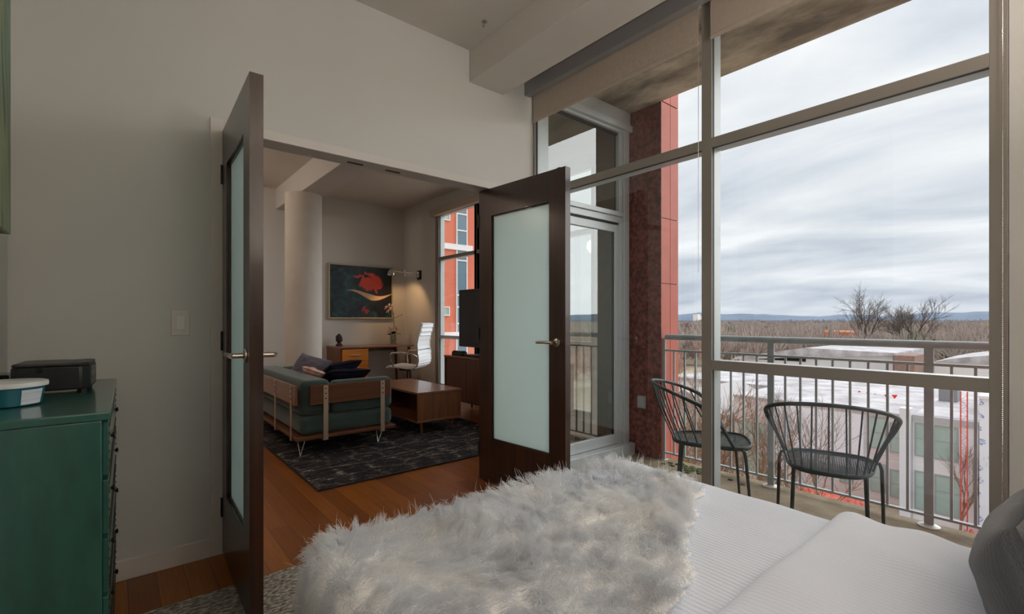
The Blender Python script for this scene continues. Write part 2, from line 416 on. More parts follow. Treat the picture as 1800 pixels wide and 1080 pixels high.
# light switch
t = thing('light_switch', (.224, 2.60, 1.028), 'white rocker light switch plate on the wall left of the open door', 'light switch')
MB().box(.189, .259, 2.594, 2.60, 1.028, 1.144).build('switch_plate', M_trim, t, bevel=.003)
MB().box(.2075, .2405, 2.589, 2.595, 1.053, 1.119).build('rocker', mat('switch_white', (222, 220, 216), .3), t, bevel=.002)
# small hook in the ceiling
mb = MB().lathe([(.016, 2.876), (.016, 2.8805)], (1.69, 2.29, 0), 16)
mb.tube([(1.69, 2.29, 2.878), (1.69, 2.29, 2.852), (1.684, 2.29, 2.842), (1.676, 2.29, 2.846), (1.674, 2.29, 2.854)], .002, 6)
tag(mb.build('ceiling_hook', M_chrome, smooth=True), 'small metal hook screwed into the ceiling near the soffit', 'hook')

# ------------------------------------------------------------------ balcony
BZ = -.1
struct('balcony_floor', MB().box(2.47, 3.70, -2.5, 2.66, -.34, BZ), M_concrete, 'mottled brown concrete balcony floor under the wire chairs')
struct('balcony_ceiling', MB().box(2.47, 3.60, -2.5, 2.66, 2.98, 3.25), M_slab, 'rough stained concrete slab above the balcony')
struct('wall_above_window', MB().box(XW, 2.47, -1.7, 2.66, CZ, 2.98), M_frame_out, 'metal panel above the bedroom windows')
struct('wall_outside', MB().box(2.45, 2.56, -2.5, .16, BZ, 2.98), M_redpanel, 'terracotta outside wall right of the bedroom windows')
mb = MB().box(3.603, 3.868, 2.329, 2.66, -3.4, 2.98).box(3.603, 3.868, 2.329, 2.66, 3.0, 6.0)
pier = thing('wall_pier', (3.74, 2.5, -3.4), 'terracotta and dark red granite pier at the far end of the balcony', None, None, 'structure')
MB().box(3.604, 3.862, 2.335, 2.67, -3.4, 6.0).build('pier_core', M_gasket, pier)
MB().box(3.600, 3.606, 2.329, 2.68, BZ, 2.98).build('granite_cladding', M_redstone, pier)
mb = MB()
for z0, z1 in ((-3.4, -1.9), (-1.89, -.6), (-.59, 1.414), (1.420, 1.980), (1.986, 2.98), (2.99, 6)):
    mb.box(3.607, 3.738, 2.329, 2.336, z0, z1).box(3.744, 3.868, 2.329, 2.336, z0, z1)
    mb.box(3.861, 3.868, 2.336, 2.9, z0, z1)
mb.build('terracotta_cladding', M_redpanel, pier)
t = thing('outlet_box', (3.6, 2.52, .32), 'grey weatherproof outlet box on the dark red pier', 'outlet')
MB().box(3.575, 3.601, 2.482, 2.556, .318, .428).build('box_body', M_rail, t, bevel=.004)
MB().box(3.563, 3.577, 2.490, 2.548, .328, .418).build('cover', M_frame_out, t, bevel=.006)
# end wall of the balcony: glass door and transom light into the living room
d3 = thing('door_3', (3.0, 2.66, BZ), 'pale aluminium glazed balcony door with a transom light above it', None, None, 'structure')
f = MB()
f.box(2.46, 2.55, 2.63, 2.72, BZ, 2.80)                       # left jamb
f.box(3.452, 3.50, 2.66, 2.74, -.06, 2.80).box(3.50, 3.567, 2.64, 2.74, BZ, 2.80)
f.box(2.55, 3.50, 2.655, 2.74, 1.965, 2.020).box(2.55, 3.50, 2.64, 2.74, 2.022, 2.062)
f.box(2.55, 3.50, 2.655, 2.74, -.10, -.001)
f.box(2.46, 3.567, 2.65, 2.74, 2.775, 2.80)
f.build('outer_frame', M_frame_out, d3, bevel=.003)
s = MB().box(2.55, 2.62, 2.664, 2.705, .0, 1.945).box(3.395, 3.452, 2.664, 2.705, .0, 1.945).box(2.62, 3.395, 2.664, 2.705, .0, .09).box(2.62, 3.395, 2.664, 2.705, 1.88, 1.945)
s.build('sash', M_frame_out, d3, bevel=.003)
g = MB().box(2.55, 3.452, 2.668, 2.70, 1.945, 1.965).box(3.387, 3.395, 2.672, 2.69, .09, 1.88).box(3.445, 3.452, 2.70, 2.71, 2.062, 2.775).box(2.55, 3.452, 2.68, 2.70, 2.755, 2.775)
g.build('gasket', M_gasket, d3)
MB().add([(2.61, 2.68, .08), (3.40, 2.68, .08), (3.40, 2.68, 1.89), (2.61, 2.68, 1.89)], [(0, 1, 2, 3)]).build('pane', M_glass_door, d3)
MB().add([(2.54, 2.69, 2.05), (3.46, 2.69, 2.05), (3.46, 2.69, 2.785), (2.54, 2.69, 2.785)], [(0, 1, 2, 3)]).build('pane', M_glass_door, d3)
MB().box(2.46, 3.60, 2.62, 2.76, 2.80, 2.855).box(2.46, 3.60, 2.645, 2.76, 2.855, 2.98).build('head_panel', M_frame_out, d3, bevel=.003)
MB().box(2.50, 3.58, 2.58, 2.66, BZ, .0).build('threshold', M_frame_out, d3, bevel=.004)
MB().box(2.575, 2.592, 2.628, 2.664, .90, 1.10).build('pull_handle', M_frame_out, d3, bevel=.004)

# railing
XR = 3.63
rl = thing('balcony_railing', (XR, 0, BZ), 'grey painted steel railing with round top rail and slim pickets round the balcony edge', 'railing')
MB().tube([(XR, 2.30, .956), (XR, -2.45, .956)], .0235, 16).build('top_rail', M_rail, rl, smooth=True)
MB().box(XR-.014, XR+.014, -2.45, 2.33, .834, .850).build('middle_rail', M_rail, rl, bevel=.002)
MB().box(XR-.014, XR+.014, -2.45, 2.33, -.042, -.028).build('bottom_rail', M_rail, rl, bevel=.002)
posts = [2.318, 1.449, .581, -.30, -1.17, -2.05]
for i, y in enumerate(posts):
    h = .022 if i else .014
    MB().box(XR-.008, XR+.008, y-h, y+h, BZ, .945).build('post', M_rail, rl, bevel=.003)
    if i:
        MB().lathe([(.052, 0), (.052, .006), (.030, .012), (.028, .014)], (XR, y, BZ), 20).build('base_plate', M_plate, rl, smooth=True)
    else:
        MB().box(XR-.03, XR+.03, y-.03, y+.02, BZ, BZ+.006).build('base_plate', M_plate, rl)
    if i < len(posts)-1:
        y2 = posts[i+1]; n = 9
        for k in range(1, n):
            yy = y+(y2-y)*k/n
            MB().box(XR-.0065, XR+.0065, yy-.0065, yy+.0065, -.03, .836).build('picket', M_rail, rl)
# ------------------------------------------------------------------ bed
BX0, BX1, BY1, BTOP = .385, 1.69, 1.275, .50
def fabric_mat(name, col, col2, rib=0., ribscale=260., bump=.25, bscale=300., sheen=.3, axis='x', nscale=3.):
    m = bpy.data.materials.new(name); m.use_nodes = True; t = NT(m.node_tree); b = t.n['Principled BSDF']
    b.inputs['Roughness'].default_value = .95; b.inputs['Sheen Weight'].default_value = sheen; b.inputs['Specular IOR Level'].default_value = .2
    co = t.new('ShaderNodeTexCoord')
    n = t.new('ShaderNodeTexNoise', inp={'Scale': nscale, 'Detail': 5.0}); t.link(co.outputs['Object'], n.inputs['Vector'])
    t.link(t.ramp(n.outputs[0], [(.35, lin(col)), (.65, lin(col2))]), b.inputs['Base Color'])
    n2 = t.new('ShaderNodeTexNoise', inp={'Scale': bscale, 'Detail': 3.0}); t.link(co.outputs['Object'], n2.inputs['Vector'])
    h = t.math('MULTIPLY', n2.outputs[0], bump)
    if rib:
        sp = t.new('ShaderNodeSeparateXYZ'); t.link(co.outputs['Object'], sp.inputs[0])
        n3 = t.new('ShaderNodeTexNoise', inp={'Scale': 5.0, 'Detail': 2.0}); t.link(co.outputs['Object'], n3.inputs['Vector'])
        ax = sp.outputs[0 if axis == 'x' else 1]
        s = t.math('SINE', t.math('MULTIPLY', t.math('ADD', ax, t.math('MULTIPLY', n3.outputs[0], .02)), ribscale))
        h = t.math('ADD', h, t.math('MULTIPLY', s, rib))
    bp = t.new('ShaderNodeBump', inp={'Strength': .6, 'Distance': .004}); t.link(h, bp.inputs['Height']); t.link(bp.outputs[0], b.inputs['Normal'])
    return m
M_duvet = fabric_mat('white_ribbed_cotton', (222, 229, 243), (217, 224, 238), rib=.30, ribscale=420.)
M_mattress = fabric_mat('mattress_ticking', (225, 225, 225), (215, 215, 215))
M_bedbase = fabric_mat('grey_linen', (120, 118, 116), (106, 104, 102))
bed = thing('bed', (1.03, .3, 0), 'low bed with white mattress beside the window wall', 'bed')
MB().box(BX0+.03, BX1-.03, -.66, BY1-.03, .24, .475).build('mattress', M_mattress, bed, bevel=.04, seg=4, smooth=True)
MB().box(BX0+.01, BX1-.01, -.68, BY1-.02, .09, .24).build('bed_base', M_bedbase, bed, bevel=.01)
MB().box(BX0-.02, BX1+.02, -.76, -.68, .05, 1.05).build('headboard', M_bedbase, bed, bevel=.02)
for x in (BX0+.08, BX1-.08):
    for y in (-.6, BY1-.1): MB().lathe([(.02, 0.011), (.028, .09)], (x, y, 0), 12).build('leg', M_door, bed)

def nz(x, y, z=0.): return noise.noise(Vector((x, y, z)))
def bed_surface(a, b, lift=0., r=.055, x0=BX0, x1=BX1, y1=BY1):
    """a point of a sheet laid over the bed: flat on top, rolling over the edges and hanging down"""
    ox = (a-(x0+r)) if a < x0+r else ((a-(x1-r)) if a > x1-r else 0.)
    oy = (b-(y1-r)) if b > y1-r else 0.
    ax = min(max(a, x0+r), x1-r); ay = min(b, y1-r)
    L = math.hypot(ox, oy); R = r+lift
    z = BTOP+lift
    if L == 0: return Vector((ax, ay, z)), Vector((0, 0, 1))
    ux, uy = ox/L, oy/L; q = L/R
    if q < math.pi/2: h, dz, nn = R*math.sin(q), R*(1-math.cos(q)), Vector((ux*math.sin(q), uy*math.sin(q), math.cos(q)))
    else: h, dz, nn = R, R+(L-R*math.pi/2), Vector((ux, uy, .08))
    return Vector((ax+ux*h, ay+uy*h, z-dz)), nn.normalized()
def sheet(name, m, parent, a0, a1, b0, b1, na, nb, fn, thick=.012):
    V = []; F = []
    for j in range(nb+1):
        for i in range(na+1):
            V.append(fn(a0+(a1-a0)*i/na, b0+(b1-b0)*j/nb))
    for j in range(nb):
        for i in range(na): k = j*(na+1)+i; F.append((k, k+1, k+na+2, k+na+1))
    o = MB().add(V, F).build(name, m, parent, smooth=False)
    for p in o.data.polygons: p.use_smooth = True
    if thick:
        s = o.modifiers.new('thick', 'SOLIDIFY'); s.thickness = thick; s.offset = -1
    return o
def f_duvet(a, b):
    p, n = bed_surface(a, b)
    hang = max(0., BTOP-p.z)
    w_ = .006*nz(a*3, b*3)+.003*nz(a*9, b*7, 4)+.0025*math.sin(a*30+8*nz(a*2, b*2, 2))*max(0, nz(a*2.2, b*2.2, 9))
    w_ += hang*.06*math.sin((a+b)*16+3*nz(a*2, b*2, 7))
    w_ += .010*math.exp(-((b-BY1+.10)/.12)**2)
    return p+n*w_
duv = thing('duvet', (1.03, .5, BTOP), 'white ribbed cotton duvet spread over the bed', 'duvet')
sheet('duvet_cover', M_duvet, duv, BX0-.22, BX1+.24, -.5, BY1+.26, 120, 130, f_duvet)
M_fold = fabric_mat('white_smooth_cotton', (224, 231, 245), (219, 226, 240), rib=.10, ribscale=420.)
def f_fold(a, b):
    # the top of the duvet turned back: its rounded far edge lies across the bed at b = .47
    e = max(0., min(1., (.475-b)/.045)); puff = .030*math.sqrt(max(0., 1-(1-e)**2))
    p, n = bed_surface(a, min(b, .475))
    w_ = puff+.003*nz(a*3.2, b*4, 3)+.004*nz(a*2, b*9, 5)
    dx = a-1.45-.35*(b-.4)
    w_ += .010*math.exp(-(dx/.06)**2)*max(0, min(1, (.45-b)/.2))
    w_ += .010*math.sin(b*38+a*6)*max(0., min(1., (a-1.5)/.12))*.5
    w_ += .006*math.exp(-((a-1.05-.6*(b-.3))/.10)**2)
    return p+n*(w_+.002)
sheet('folded_edge', M_fold, duv, BX0-.2, BX1+.235, -.5, .50, 130, 110, f_fold, thick=.004)

# fur throw
M_furbase = mat('fur_backing', (250, 249, 248), .95)
def fur_mat():
    m = bpy.data.materials.new('white_sheepskin_fur'); m.use_nodes = True; t = NT(m.node_tree); b = t.n['Principled BSDF']
    co = t.new('ShaderNodeTexCoord'); n = t.new('ShaderNodeTexNoise', inp={'Scale': 5.5, 'Detail': 6.0, 'Roughness': .6}); t.link(co.outputs['Object'], n.inputs['Vector'])
    c = t.ramp(n.outputs[0], [(.30, lin((240, 240, 242))), (.45, lin((248, 250, 253))), (.62, lin((255, 255, 255)))])
    t.link(c, b.inputs['Base Color']); b.inputs['Roughness'].default_value = .8; b.inputs['Specular IOR Level'].default_value = .15
    tl = t.new('ShaderNodeBsdfTranslucent'); t.link(c, tl.inputs[0])
    mx = t.new('ShaderNodeMixShader'); mx.inputs[0].default_value = .6
    tp = t.new('ShaderNodeBsdfTransparent'); m2 = t.new('ShaderNodeMixShader'); m2.inputs[0].default_value = .36
    t.link(b.outputs[0], mx.inputs[1]); t.link(tl.outputs[0], mx.inputs[2]); t.link(mx.outputs[0], m2.inputs[1]); t.link(tp.outputs[0], m2.inputs[2]); t.link(m2.outputs[0], t.n['Material Output'].inputs[0]); return m
M_fur = fur_mat()
POLY = [(1.53, BY1+.30), (1.55, 1.20), (1.60, 1.02), (1.61, .95), (1.56, .86), (1.42, .80), (1.25, .71), (1.02, .585), (.80, .51), (.55, .44), (BX0-.24, .40), (BX0-.24, BY1+.30)]
def inside(x, y):
    x, y = x+.035*nz(x*7, y*7, 31), y+.035*nz(x*7, y*7, 37)
    c = False; n = len(POLY); j = n-1
    for i in range(n):
        xi, yi = POLY[i]; xj, yj = POLY[j]
        if (yi > y) != (yj > y) and x < (xj-xi)*(y-yi)/(yj-yi)+xi: c = not c
        j = i
    return c
def fur_surf(a, b):
    p, n = bed_surface(a, b, lift=.014)
    bump_ = .014*nz(a*4, b*4, 1)+.012*nz(a*8+5, b*8, 2)
    return p+n*bump_, n
throw = thing('fur_throw', (.95, 1.0, BTOP), 'shaggy white fur throw spread across the foot end of the bed', 'throw')
V, F, idx = [], [], {}
st = .02
na_, nb_ = int((1.66-(BX0-.24))/st), int((BY1+.30-.40)/st)
def gv(i, j):
    if (i, j) not in idx:
        p, n = fur_surf(BX0-.24+i*st, .40+j*st); idx[(i, j)] = len(V); V.append(p)
    return idx[(i, j)]
for i in range(na_):
    for j in range(nb_):
        if inside(BX0-.24+(i+.5)*st, .40+(j+.5)*st): F.append((gv(i, j), gv(i+1, j), gv(i+1, j+1), gv(i, j+1)))
hd = MB().add(V, F).build('hide', M_furbase, throw)
for p in hd.data.polygons: p.use_smooth = True
s_ = hd.modifiers.new('thick', 'SOLIDIFY'); s_.thickness = .01; s_.offset = -1
def grow_fur():
    rng = random.Random(7); nrng = np.random.default_rng(3)
    roots, norms, dirs, lens = [], [], [], []
    nclump = 4600; per = 15
    for c in range(nclump):
        while True:
            a, b = rng.uniform(BX0-.24, 1.64), rng.uniform(.40, BY1+.30)
            if inside(a, b): break
        p, n = fur_surf(a, b)
        fl = Vector((nz(a*2.6, b*2.6, 11)*2.2-.25, nz(a*2.6, b*2.6, 23)*2.2-.35, 0))
        fl += Vector((rng.gauss(0, .28), rng.gauss(0, .28), 0))
        fl = fl-n*fl.dot(n)
        cl_dir = (n*(.22+.36*rng.random())+fl*.8)
        if n.z < .6: cl_dir += Vector((0, 0, -.7))
        cl_dir.normalize()
        L = rng.uniform(.036, .060)
        tip = p+cl_dir*L
        for k in range(per):
            da, db = rng.gauss(0, .011), rng.gauss(0, .011)
            q, qn = fur_surf(a+da, b+db)
            d = (tip+Vector((rng.gauss(0, .0045), rng.gauss(0, .0045), rng.gauss(0, .004)))-q)
            roots.append(q); norms.append(qn); dirs.append(d); lens.append(L)
        if rng.random() < .25:      # stray hairs standing up
            q, qn = fur_surf(a, b); roots.append(q); norms.append(qn)
            dirs.append((qn+Vector((rng.gauss(0, .35), rng.gauss(0, .35), .15))).normalized()*rng.uniform(.05, .085)); lens.append(.07)
    R = np.array(roots); D = np.array(dirs); Nn = np.array(norms); N = len(R)
    S = 5
    side = np.cross(D, Nn+nrng.normal(0, .4, (N, 3))); side /= np.linalg.norm(side, axis=1)[:, None]+1e-9
    oth = np.cross(D, side); oth /= np.linalg.norm(oth, axis=1)[:, None]+1e-9
    ph = nrng.uniform(0, 6.28, N); amp = nrng.uniform(.0008, .003, N)
    verts = np.zeros((N, S*3+1, 3)); L = np.linalg.norm(D, axis=1)
    w0 = nrng.uniform(.00040, .00075, N)
    for s in range(S+1):
        u = s/S
        c = R+D*u+Nn*(L*.30*math.sin(math.pi*min(u*1.0, 1)))[:, None]*.6
        c = c+side*(amp*np.sin(ph+u*7)*u)[:, None]+oth*(amp*np.cos(ph*1.7+u*6)*u)[:, None]
        if s == S: verts[:, S*3] = c
        else:
            wd = w0*(1-.75*u**2)
            for k in range(3):
                q = 2*math.pi*k/3
                verts[:, s*3+k] = c+side*(wd*math.cos(q))[:, None]+oth*(wd*math.sin(q))[:, None]
    verts -= np.array(throw['_base'][:])
    quads = []; tris = []
    for s in range(S-1):
        for k in range(3): quads.append((s*3+k, s*3+(k+1) % 3, (s+1)*3+(k+1) % 3, (s+1)*3+k))
    for k in range(3): tris.append(((S-1)*3+k, (S-1)*3+(k+1) % 3, S*3))
    nv = S*3+1; base = (np.arange(N)*nv)[:, None, None]
    Q = (np.array(quads)[None]+base).reshape(-1, 4); T = (np.array(tris)[None]+base).reshape(-1, 3)
    me = bpy.data.meshes.new('fur'); me.vertices.add(N*nv); me.vertices.foreach_set('co', verts.reshape(-1).astype(np.float32))
    nl = Q.size+T.size; me.loops.add(nl); me.loops.foreach_set('vertex_index', np.concatenate([Q.reshape(-1), T.reshape(-1)]).astype(np.int32))
    me.polygons.add(len(Q)+len(T))
    starts = np.concatenate([np.arange(len(Q))*4, Q.size+np.arange(len(T))*3]).astype(np.int32)
    me.polygons.foreach_set('loop_start', starts)
    me.polygons.foreach_set('use_smooth', np.ones(len(Q)+len(T), dtype=bool))
    me.update(calc_edges=True); me.validate()
    o = bpy.data.objects.new('fur', me); COL.objects.link(o); o.parent = throw; me.materials.append(M_fur); o['kind'] = 'stuff'
    return o
grow_fur()

# pillows
M_knit = fabric_mat('charcoal_grey_knit', (104, 105, 109), (84, 85, 89), rib=.07, ribscale=900., bump=.8, bscale=320., sheen=.3)
M_knit2 = fabric_mat('grey_brushed_cotton', (88, 87, 89), (76, 75, 77), rib=.0, bump=.8, bscale=260., sheen=.3)
def pillow_mesh(wd, hh, th, wr=.01, seed=0, n=36):
    V = []; F = []
    for s in (1, -1):
        for j in range(n+1):
            for i in range(n+1):
                u, v = -1+2*i/n, -1+2*j/n
                e = ((1-abs(u)**2.6)*(1-abs(v)**2.6))**.48 if abs(u) < 1 and abs(v) < 1 else 0
                # corners stay out, sides pull in a little
                x = u*wd/2*(1-.05*(1-abs(v))*abs(u)); z = v*hh/2*(1-.06*(1-abs(u))*abs(v))
                y = s*th/2*e+wr*nz(u*2+seed, v*2, s*3)*e+.5*wr*nz(u*5+seed, v*4, s*5)*e
                V.append((x, y, z))
    m1 = (n+1)**2
    for s in (0, 1):
        for j in range(n):
            for i in range(n):
                k = s*m1+j*(n+1)+i; f = (k, k+1, k+n+2, k+n+1); F.append(f if s else f[::-1])
    return V, F
def pillow(name, loc, rot, wd, hh, th, m, label, cat='pillow', wr=.012, seed=0, group=None):
    V, F = pillow_mesh(wd, hh, th, wr, seed)
    mb = MB(); mb.M = Matrix.Translation(loc) @ Euler(rot).to_matrix().to_4x4(); mb.add(V, F)
    o = mb.build(name, m)
    bm = bmesh.new(); bm.from_mesh(o.data); bmesh.ops.remove_doubles(bm, verts=bm.verts, dist=.0005); bm.to_mesh(o.data); bm.free()
    for p in o.data.polygons: p.use_smooth = True
    return tag(o, label, cat, group)
pillow('pillow', (1.40, -.01, .60), (math.radians(-22), math.radians(0), math.radians(-4)), .55, .34, .29, M_knit, 'charcoal ribbed knit pillow leaning at the head of the bed')
pillow('pillow', (1.05, -.10, .60), (math.radians(-20), math.radians(0), math.radians(6)), .46, .36, .22, M_knit2, 'dark grey brushed pillow at the bottom right corner, in front of the knit one', seed=5)

# rug under the bed
def rug_mat(name, cols, sc=(60, 60), bump=1., bdist=.01):
    m = bpy.data.materials.new(name); m.use_nodes = True; t = NT(m.node_tree); b = t.n['Principled BSDF']; b.inputs['Roughness'].default_value = 1; b.inputs['Specular IOR Level'].default_value = .1
    co = t.new('ShaderNodeTexCoord'); mp = t.new('ShaderNodeMapping'); mp.inputs['Scale'].default_value = (sc[0], sc[1], 1); mp.inputs['Rotation'].default_value = (0, 0, .2); t.link(co.outputs['Object'], mp.inputs[0])
    v = t.new('ShaderNodeTexVoronoi', inp={'Scale': 1.0, 'Randomness': .8}); t.link(mp.outputs[0], v.inputs['Vector'])
    n = t.new('ShaderNodeTexNoise', inp={'Scale': .9, 'Detail': 3.0}); t.link(mp.outputs[0], n.inputs['Vector'])
    t.link(t.ramp(n.outputs[0], [(.32, lin(cols[0])), (.5, lin(cols[1])), (.68, lin(cols[2]))]), b.inputs['Base Color'])
    bp = t.new('ShaderNodeBump', inp={'Strength': bump, 'Distance': bdist}); bp.invert = True; t.link(v.outputs['Distance'], bp.inputs['Height']); t.link(bp.outputs[0], b.inputs['Normal']); return m
M_rugb = rug_mat('chunky_woven_wool', [(96, 88, 80), (150, 142, 132), (196, 190, 180)], (46, 90))
tag(MB().box(.03, 2.1, -1.2, 2.235, 0.0005, .011).build('woven_rug', M_rugb, bevel=.003), 'chunky grey and beige woven rug under the bed', 'rug')

# ------------------------------------------------------------------ dresser and what stands on it
M_teal = mat('teal_lacquer', (40, 92, 82), .28, 0, (33, 78, 70), 26, (1, 1, .3), .02, 60, bdist=.0005, coat=.6, lo=.3, hi=.7)
M_nail = mat('antique_nailheads', (52, 46, 40), .4, .8)
DX0, DX1, DY0, DY1, DZ = -.30, -.004, 1.612, 2.53, .86
dz_ = thing('dresser', ((DX0+DX1)/2, (DY0+DY1)/2, 0), 'teal lacquered dresser with nailhead-trimmed drawers against the left wall', 'dresser')
MB().box(DX0, DX1-.016, DY0+.003, DY1-.003, .06, DZ-.022).build('dresser_body', M_teal, dz_, bevel=.003)
MB().box(DX0, DX1, DY0, DY1, DZ-.022, DZ).build('dresser_top', M_teal, dz_, bevel=.004)
for y in (DY0+.04, DY1-.04):
    for x in (DX0+.03, DX1-.05): MB().box(x-.02, x+.02, y-.02, y+.02, 0, .06).build('foot', M_teal, dz_)
n = 5; dh = (DZ-.022-.075)/n
for k in range(n):
    z0 = .075+k*dh+.006; z1 = z0+dh-.012
    d = MB().box(DX1-.016, DX1-.003, DY0+.022, DY1-.022, z0, z1).build('drawer', M_teal, dz_, bevel=.002)
    d['_base'] = tuple(Vector(dz_['_base'][:])+Vector((0, 0, 0)))
    nm = MB()
    y = DY0+.034
    while y < DY1-.03:
        for z in (z0+.012, z1-.012): nm.sphere((DX1-.003, y, z), (.0025, .0052, .0052), 6, 4)
        y += .0235
    z = z0+.036
    while z < z1-.03:
        for y in (DY0+.034, DY1-.034): nm.sphere((DX1-.003, y, z), (.0025, .0052, .0052), 6, 4)
        z += .0235
    nm.build('nailhead_trim', M_nail, d, smooth=True)
    for y in (DY0+.2, DY1-.2):
        MB().tube([(DX1-.004, y, (z0+z1)/2), (DX1+.004, y, (z0+z1)/2)], [.004, .005], 10).sphere((DX1+.004, y, (z0+z1)/2), (.004, .009, .009), 12, 8).build('knob', M_nail, d, smooth=True)
dz_.rotation_euler.z = -.0152      # it stands a touch out of square with the wall
# projector
pj = local(thing('projector', (-.150, 2.175, DZ), 'black video projector on the teal dresser beside the white wall', 'projector', rz=math.radians(-3)))
hw, hd_, zt = .092, .105, .100
outl = [(-hw, -hd_+.012), (-hw+.014, -hd_), (hw-.022, -hd_), (hw-.002, -hd_+.03), (hw, hd_-.02), (hw-.02, hd_), (-hw+.02, hd_), (-hw, hd_-.02)]
MB().prism(outl, .014, .090).build('projector_case', M_black, pj, bevel=.005, smooth=True)
MB().prism([(p*.985, q*.985) for p, q in outl], .090, zt).build('projector_lid', mat('dark_grey_plastic', (44, 42, 44), .35), pj, bevel=.004)
MB().lathe([(.02, zt), (.021, zt+.0015)], (.045, .05, 0), 20).build('button_ring', M_frame, pj)
vent = MB()
for k in range(9): vent.box(hw-.0135-.002, hw+.0015, -hd_+.045, hd_-.055, .026+k*.0066, .0285+k*.0066)
vent.build('vent_grille', M_frame, pj)
MB().box(-.035, -.02, -hd_-.002, -hd_+.004, .074, .086).build('sensor_window', M_blackg, pj, bevel=.002)
for x in (-.07, .07):
    for y in (-.08, .08): MB().lathe([(.012, 0), (.012, .015)], (x, y, 0), 12).build('foot', M_black, pj)
tag(MB().prism([(-.30, 2.20), (-.262, 2.19), (-.256, 2.30), (-.30, 2.32)], DZ, DZ+.062).build('media_box', M_blackg, bevel=.004), 'low black media box behind the projector on the dresser', 'media box')
# round food tub
M_tub = mat('teal_plastic_tub', (30, 98, 112), .25, coat=.2)
tb = thing('lidded_tub', (-.243, 1.905, DZ), 'round teal plastic tub with a white lid at the front of the dresser', 'tub')
MB().lathe([(.0, 0), (.064, 0), (.070, .004), (.078, .050), (.080, .056)], (-.232, 1.905, DZ), 48).build('tub', M_tub, tb, smooth=True)
MB().lathe([(.0795, .052), (.084, .053), (.085, .058), (.084, .065), (.078, .067), (.0, .0672)], (-.232, 1.905, DZ), 48).build('lid', mat('white_plastic_lid', (206, 208, 206), .3), tb, smooth=True)
lab = MB(); LV = []; LF = []
for i in range(9):
    q = math.radians(-62+i*5.2)
    for z, r in ((.006, .0722), (.046, .0790)): LV.append((-.232+r*math.cos(q), 1.905+r*math.sin(q), DZ+z))
for i in range(8): LF.append((2*i, 2*i+2, 2*i+3, 2*i+1))
lab.add(LV, LF).build('paper_label', mat('paper_label', (212, 216, 222), .6, 0, (176, 182, 192), 9, (.2, .2, 14)), tb)
# painting on the left wall
def painting_mat():
    m = bpy.data.materials.new('green_abstract_canvas'); m.use_nodes = True; t = NT(m.node_tree); b = t.n['Principled BSDF']; b.inputs['Roughness'].default_value = .5
    co = t.new('ShaderNodeTexCoord'); mp = t.new('ShaderNodeMapping'); mp.inputs['Scale'].default_value = (1, 3.4, .9); mp.inputs['Rotation'].default_value = (.35, 0, 0); t.link(co.outputs['Object'], mp.inputs[0])
    n = t.new('ShaderNodeTexNoise', inp={'Scale': 1.6, 'Detail': 6.0, 'Distortion': 1.2}); t.link(mp.outputs[0], n.inputs['Vector'])
    t.link(t.ramp(n.outputs[0], [(.28, lin((34, 44, 36))), (.42, lin((74, 108, 92))), (.52, lin((120, 146, 124))), (.62, lin((150, 160, 118))), (.72, lin((62, 92, 84)))]), b.inputs['Base Color']); return m
pt = thing('wall_painting', (-.314, 1.9, 1.385), 'tall green abstract canvas hanging on the left wall above the dresser', 'painting')
MB().box(-.282, -.272, 1.05, 2.312, 1.385, 2.7).build('canvas', painting_mat(), pt)
MB().box(-.312, -.282, 1.05, 2.312, 1.385, 2.7).build('canvas_edge', mat('raw_wood_edge', (120, 92, 66), .6), pt)
# ------------------------------------------------------------------ living room windows
w3 = thing('window_3', (3.57, 5.5, 0), 'tall living room window bay beside the wall lamp, behind the television', None, None, 'structure')
w4 = thing('window_4', (3.57, 4.5, 0), 'middle living room window bay hidden behind the open right door', None, None, 'structure')
w5 = thing('window_5', (3.57, 3.5, 0), 'nearest living room window bay next to the balcony door', None, None, 'structure')
for t, ya, yb in ((w3, 5.08, 5.965), (w4, 4.07, 5.03), (w5, 3.10, 4.02)):
    mem = [(yb, yb+(.05 if t is w4 else .05), .12, 2.70), (ya, yb, .12, .19), (ya, yb, 2.61, 2.70), (ya, yb, 1.965, 2.01), (ya, yb, .84, .885)]
    if t is w3: mem[0] = (yb, yb+.085, .12, 2.70); mem.append((5.03, 5.08, .12, 2.70))
    if t is w5: mem.append((3.05, 3.10, .12, 2.70))
    win_members(t, mem, lo=3.585)
    for z0, z1 in ((.18, .85), (.875, 1.97), (2.0, 2.62)):
        MB().add([(3.613, ya-.01, z0), (3.613, yb+.01, z0), (3.613, yb+.01, z1), (3.613, ya-.01, z1)], [(0, 1, 2, 3)]).build('pane', M_glass, t)
tag(MB().box(3.50, 3.568, 3.05, 6.09, 2.60, 2.695).build('shade_valance', M_shade, bevel=.003), 'taupe shade valance above the living room windows', 'valance')

# ------------------------------------------------------------------ living room furniture
M_walnut_x = wood('walnut_grain_across', (84, 48, 28), (112, 68, 40), 'x')
M_walnut_y = wood('walnut_grain_along', (116, 70, 46), (142, 90, 60), 'y', rough=.3, coat=.3)
M_walnut_z = wood('walnut_grain_upright', (98, 56, 28), (130, 80, 42), 'z')
M_walnut_d = wood('dark_walnut_upright', (74, 42, 28), (100, 60, 40), 'z')
M_oak_z = wood('honey_walnut_drawers', (176, 98, 24), (216, 132, 44), 'x')
M_sofaf = fabric_mat('teal_grey_upholstery', (66, 82, 80), (56, 72, 70), bump=.5, bscale=420., sheen=.3)
M_steel = mat('brushed_steel_strap', (206, 190, 172), .38, .9)
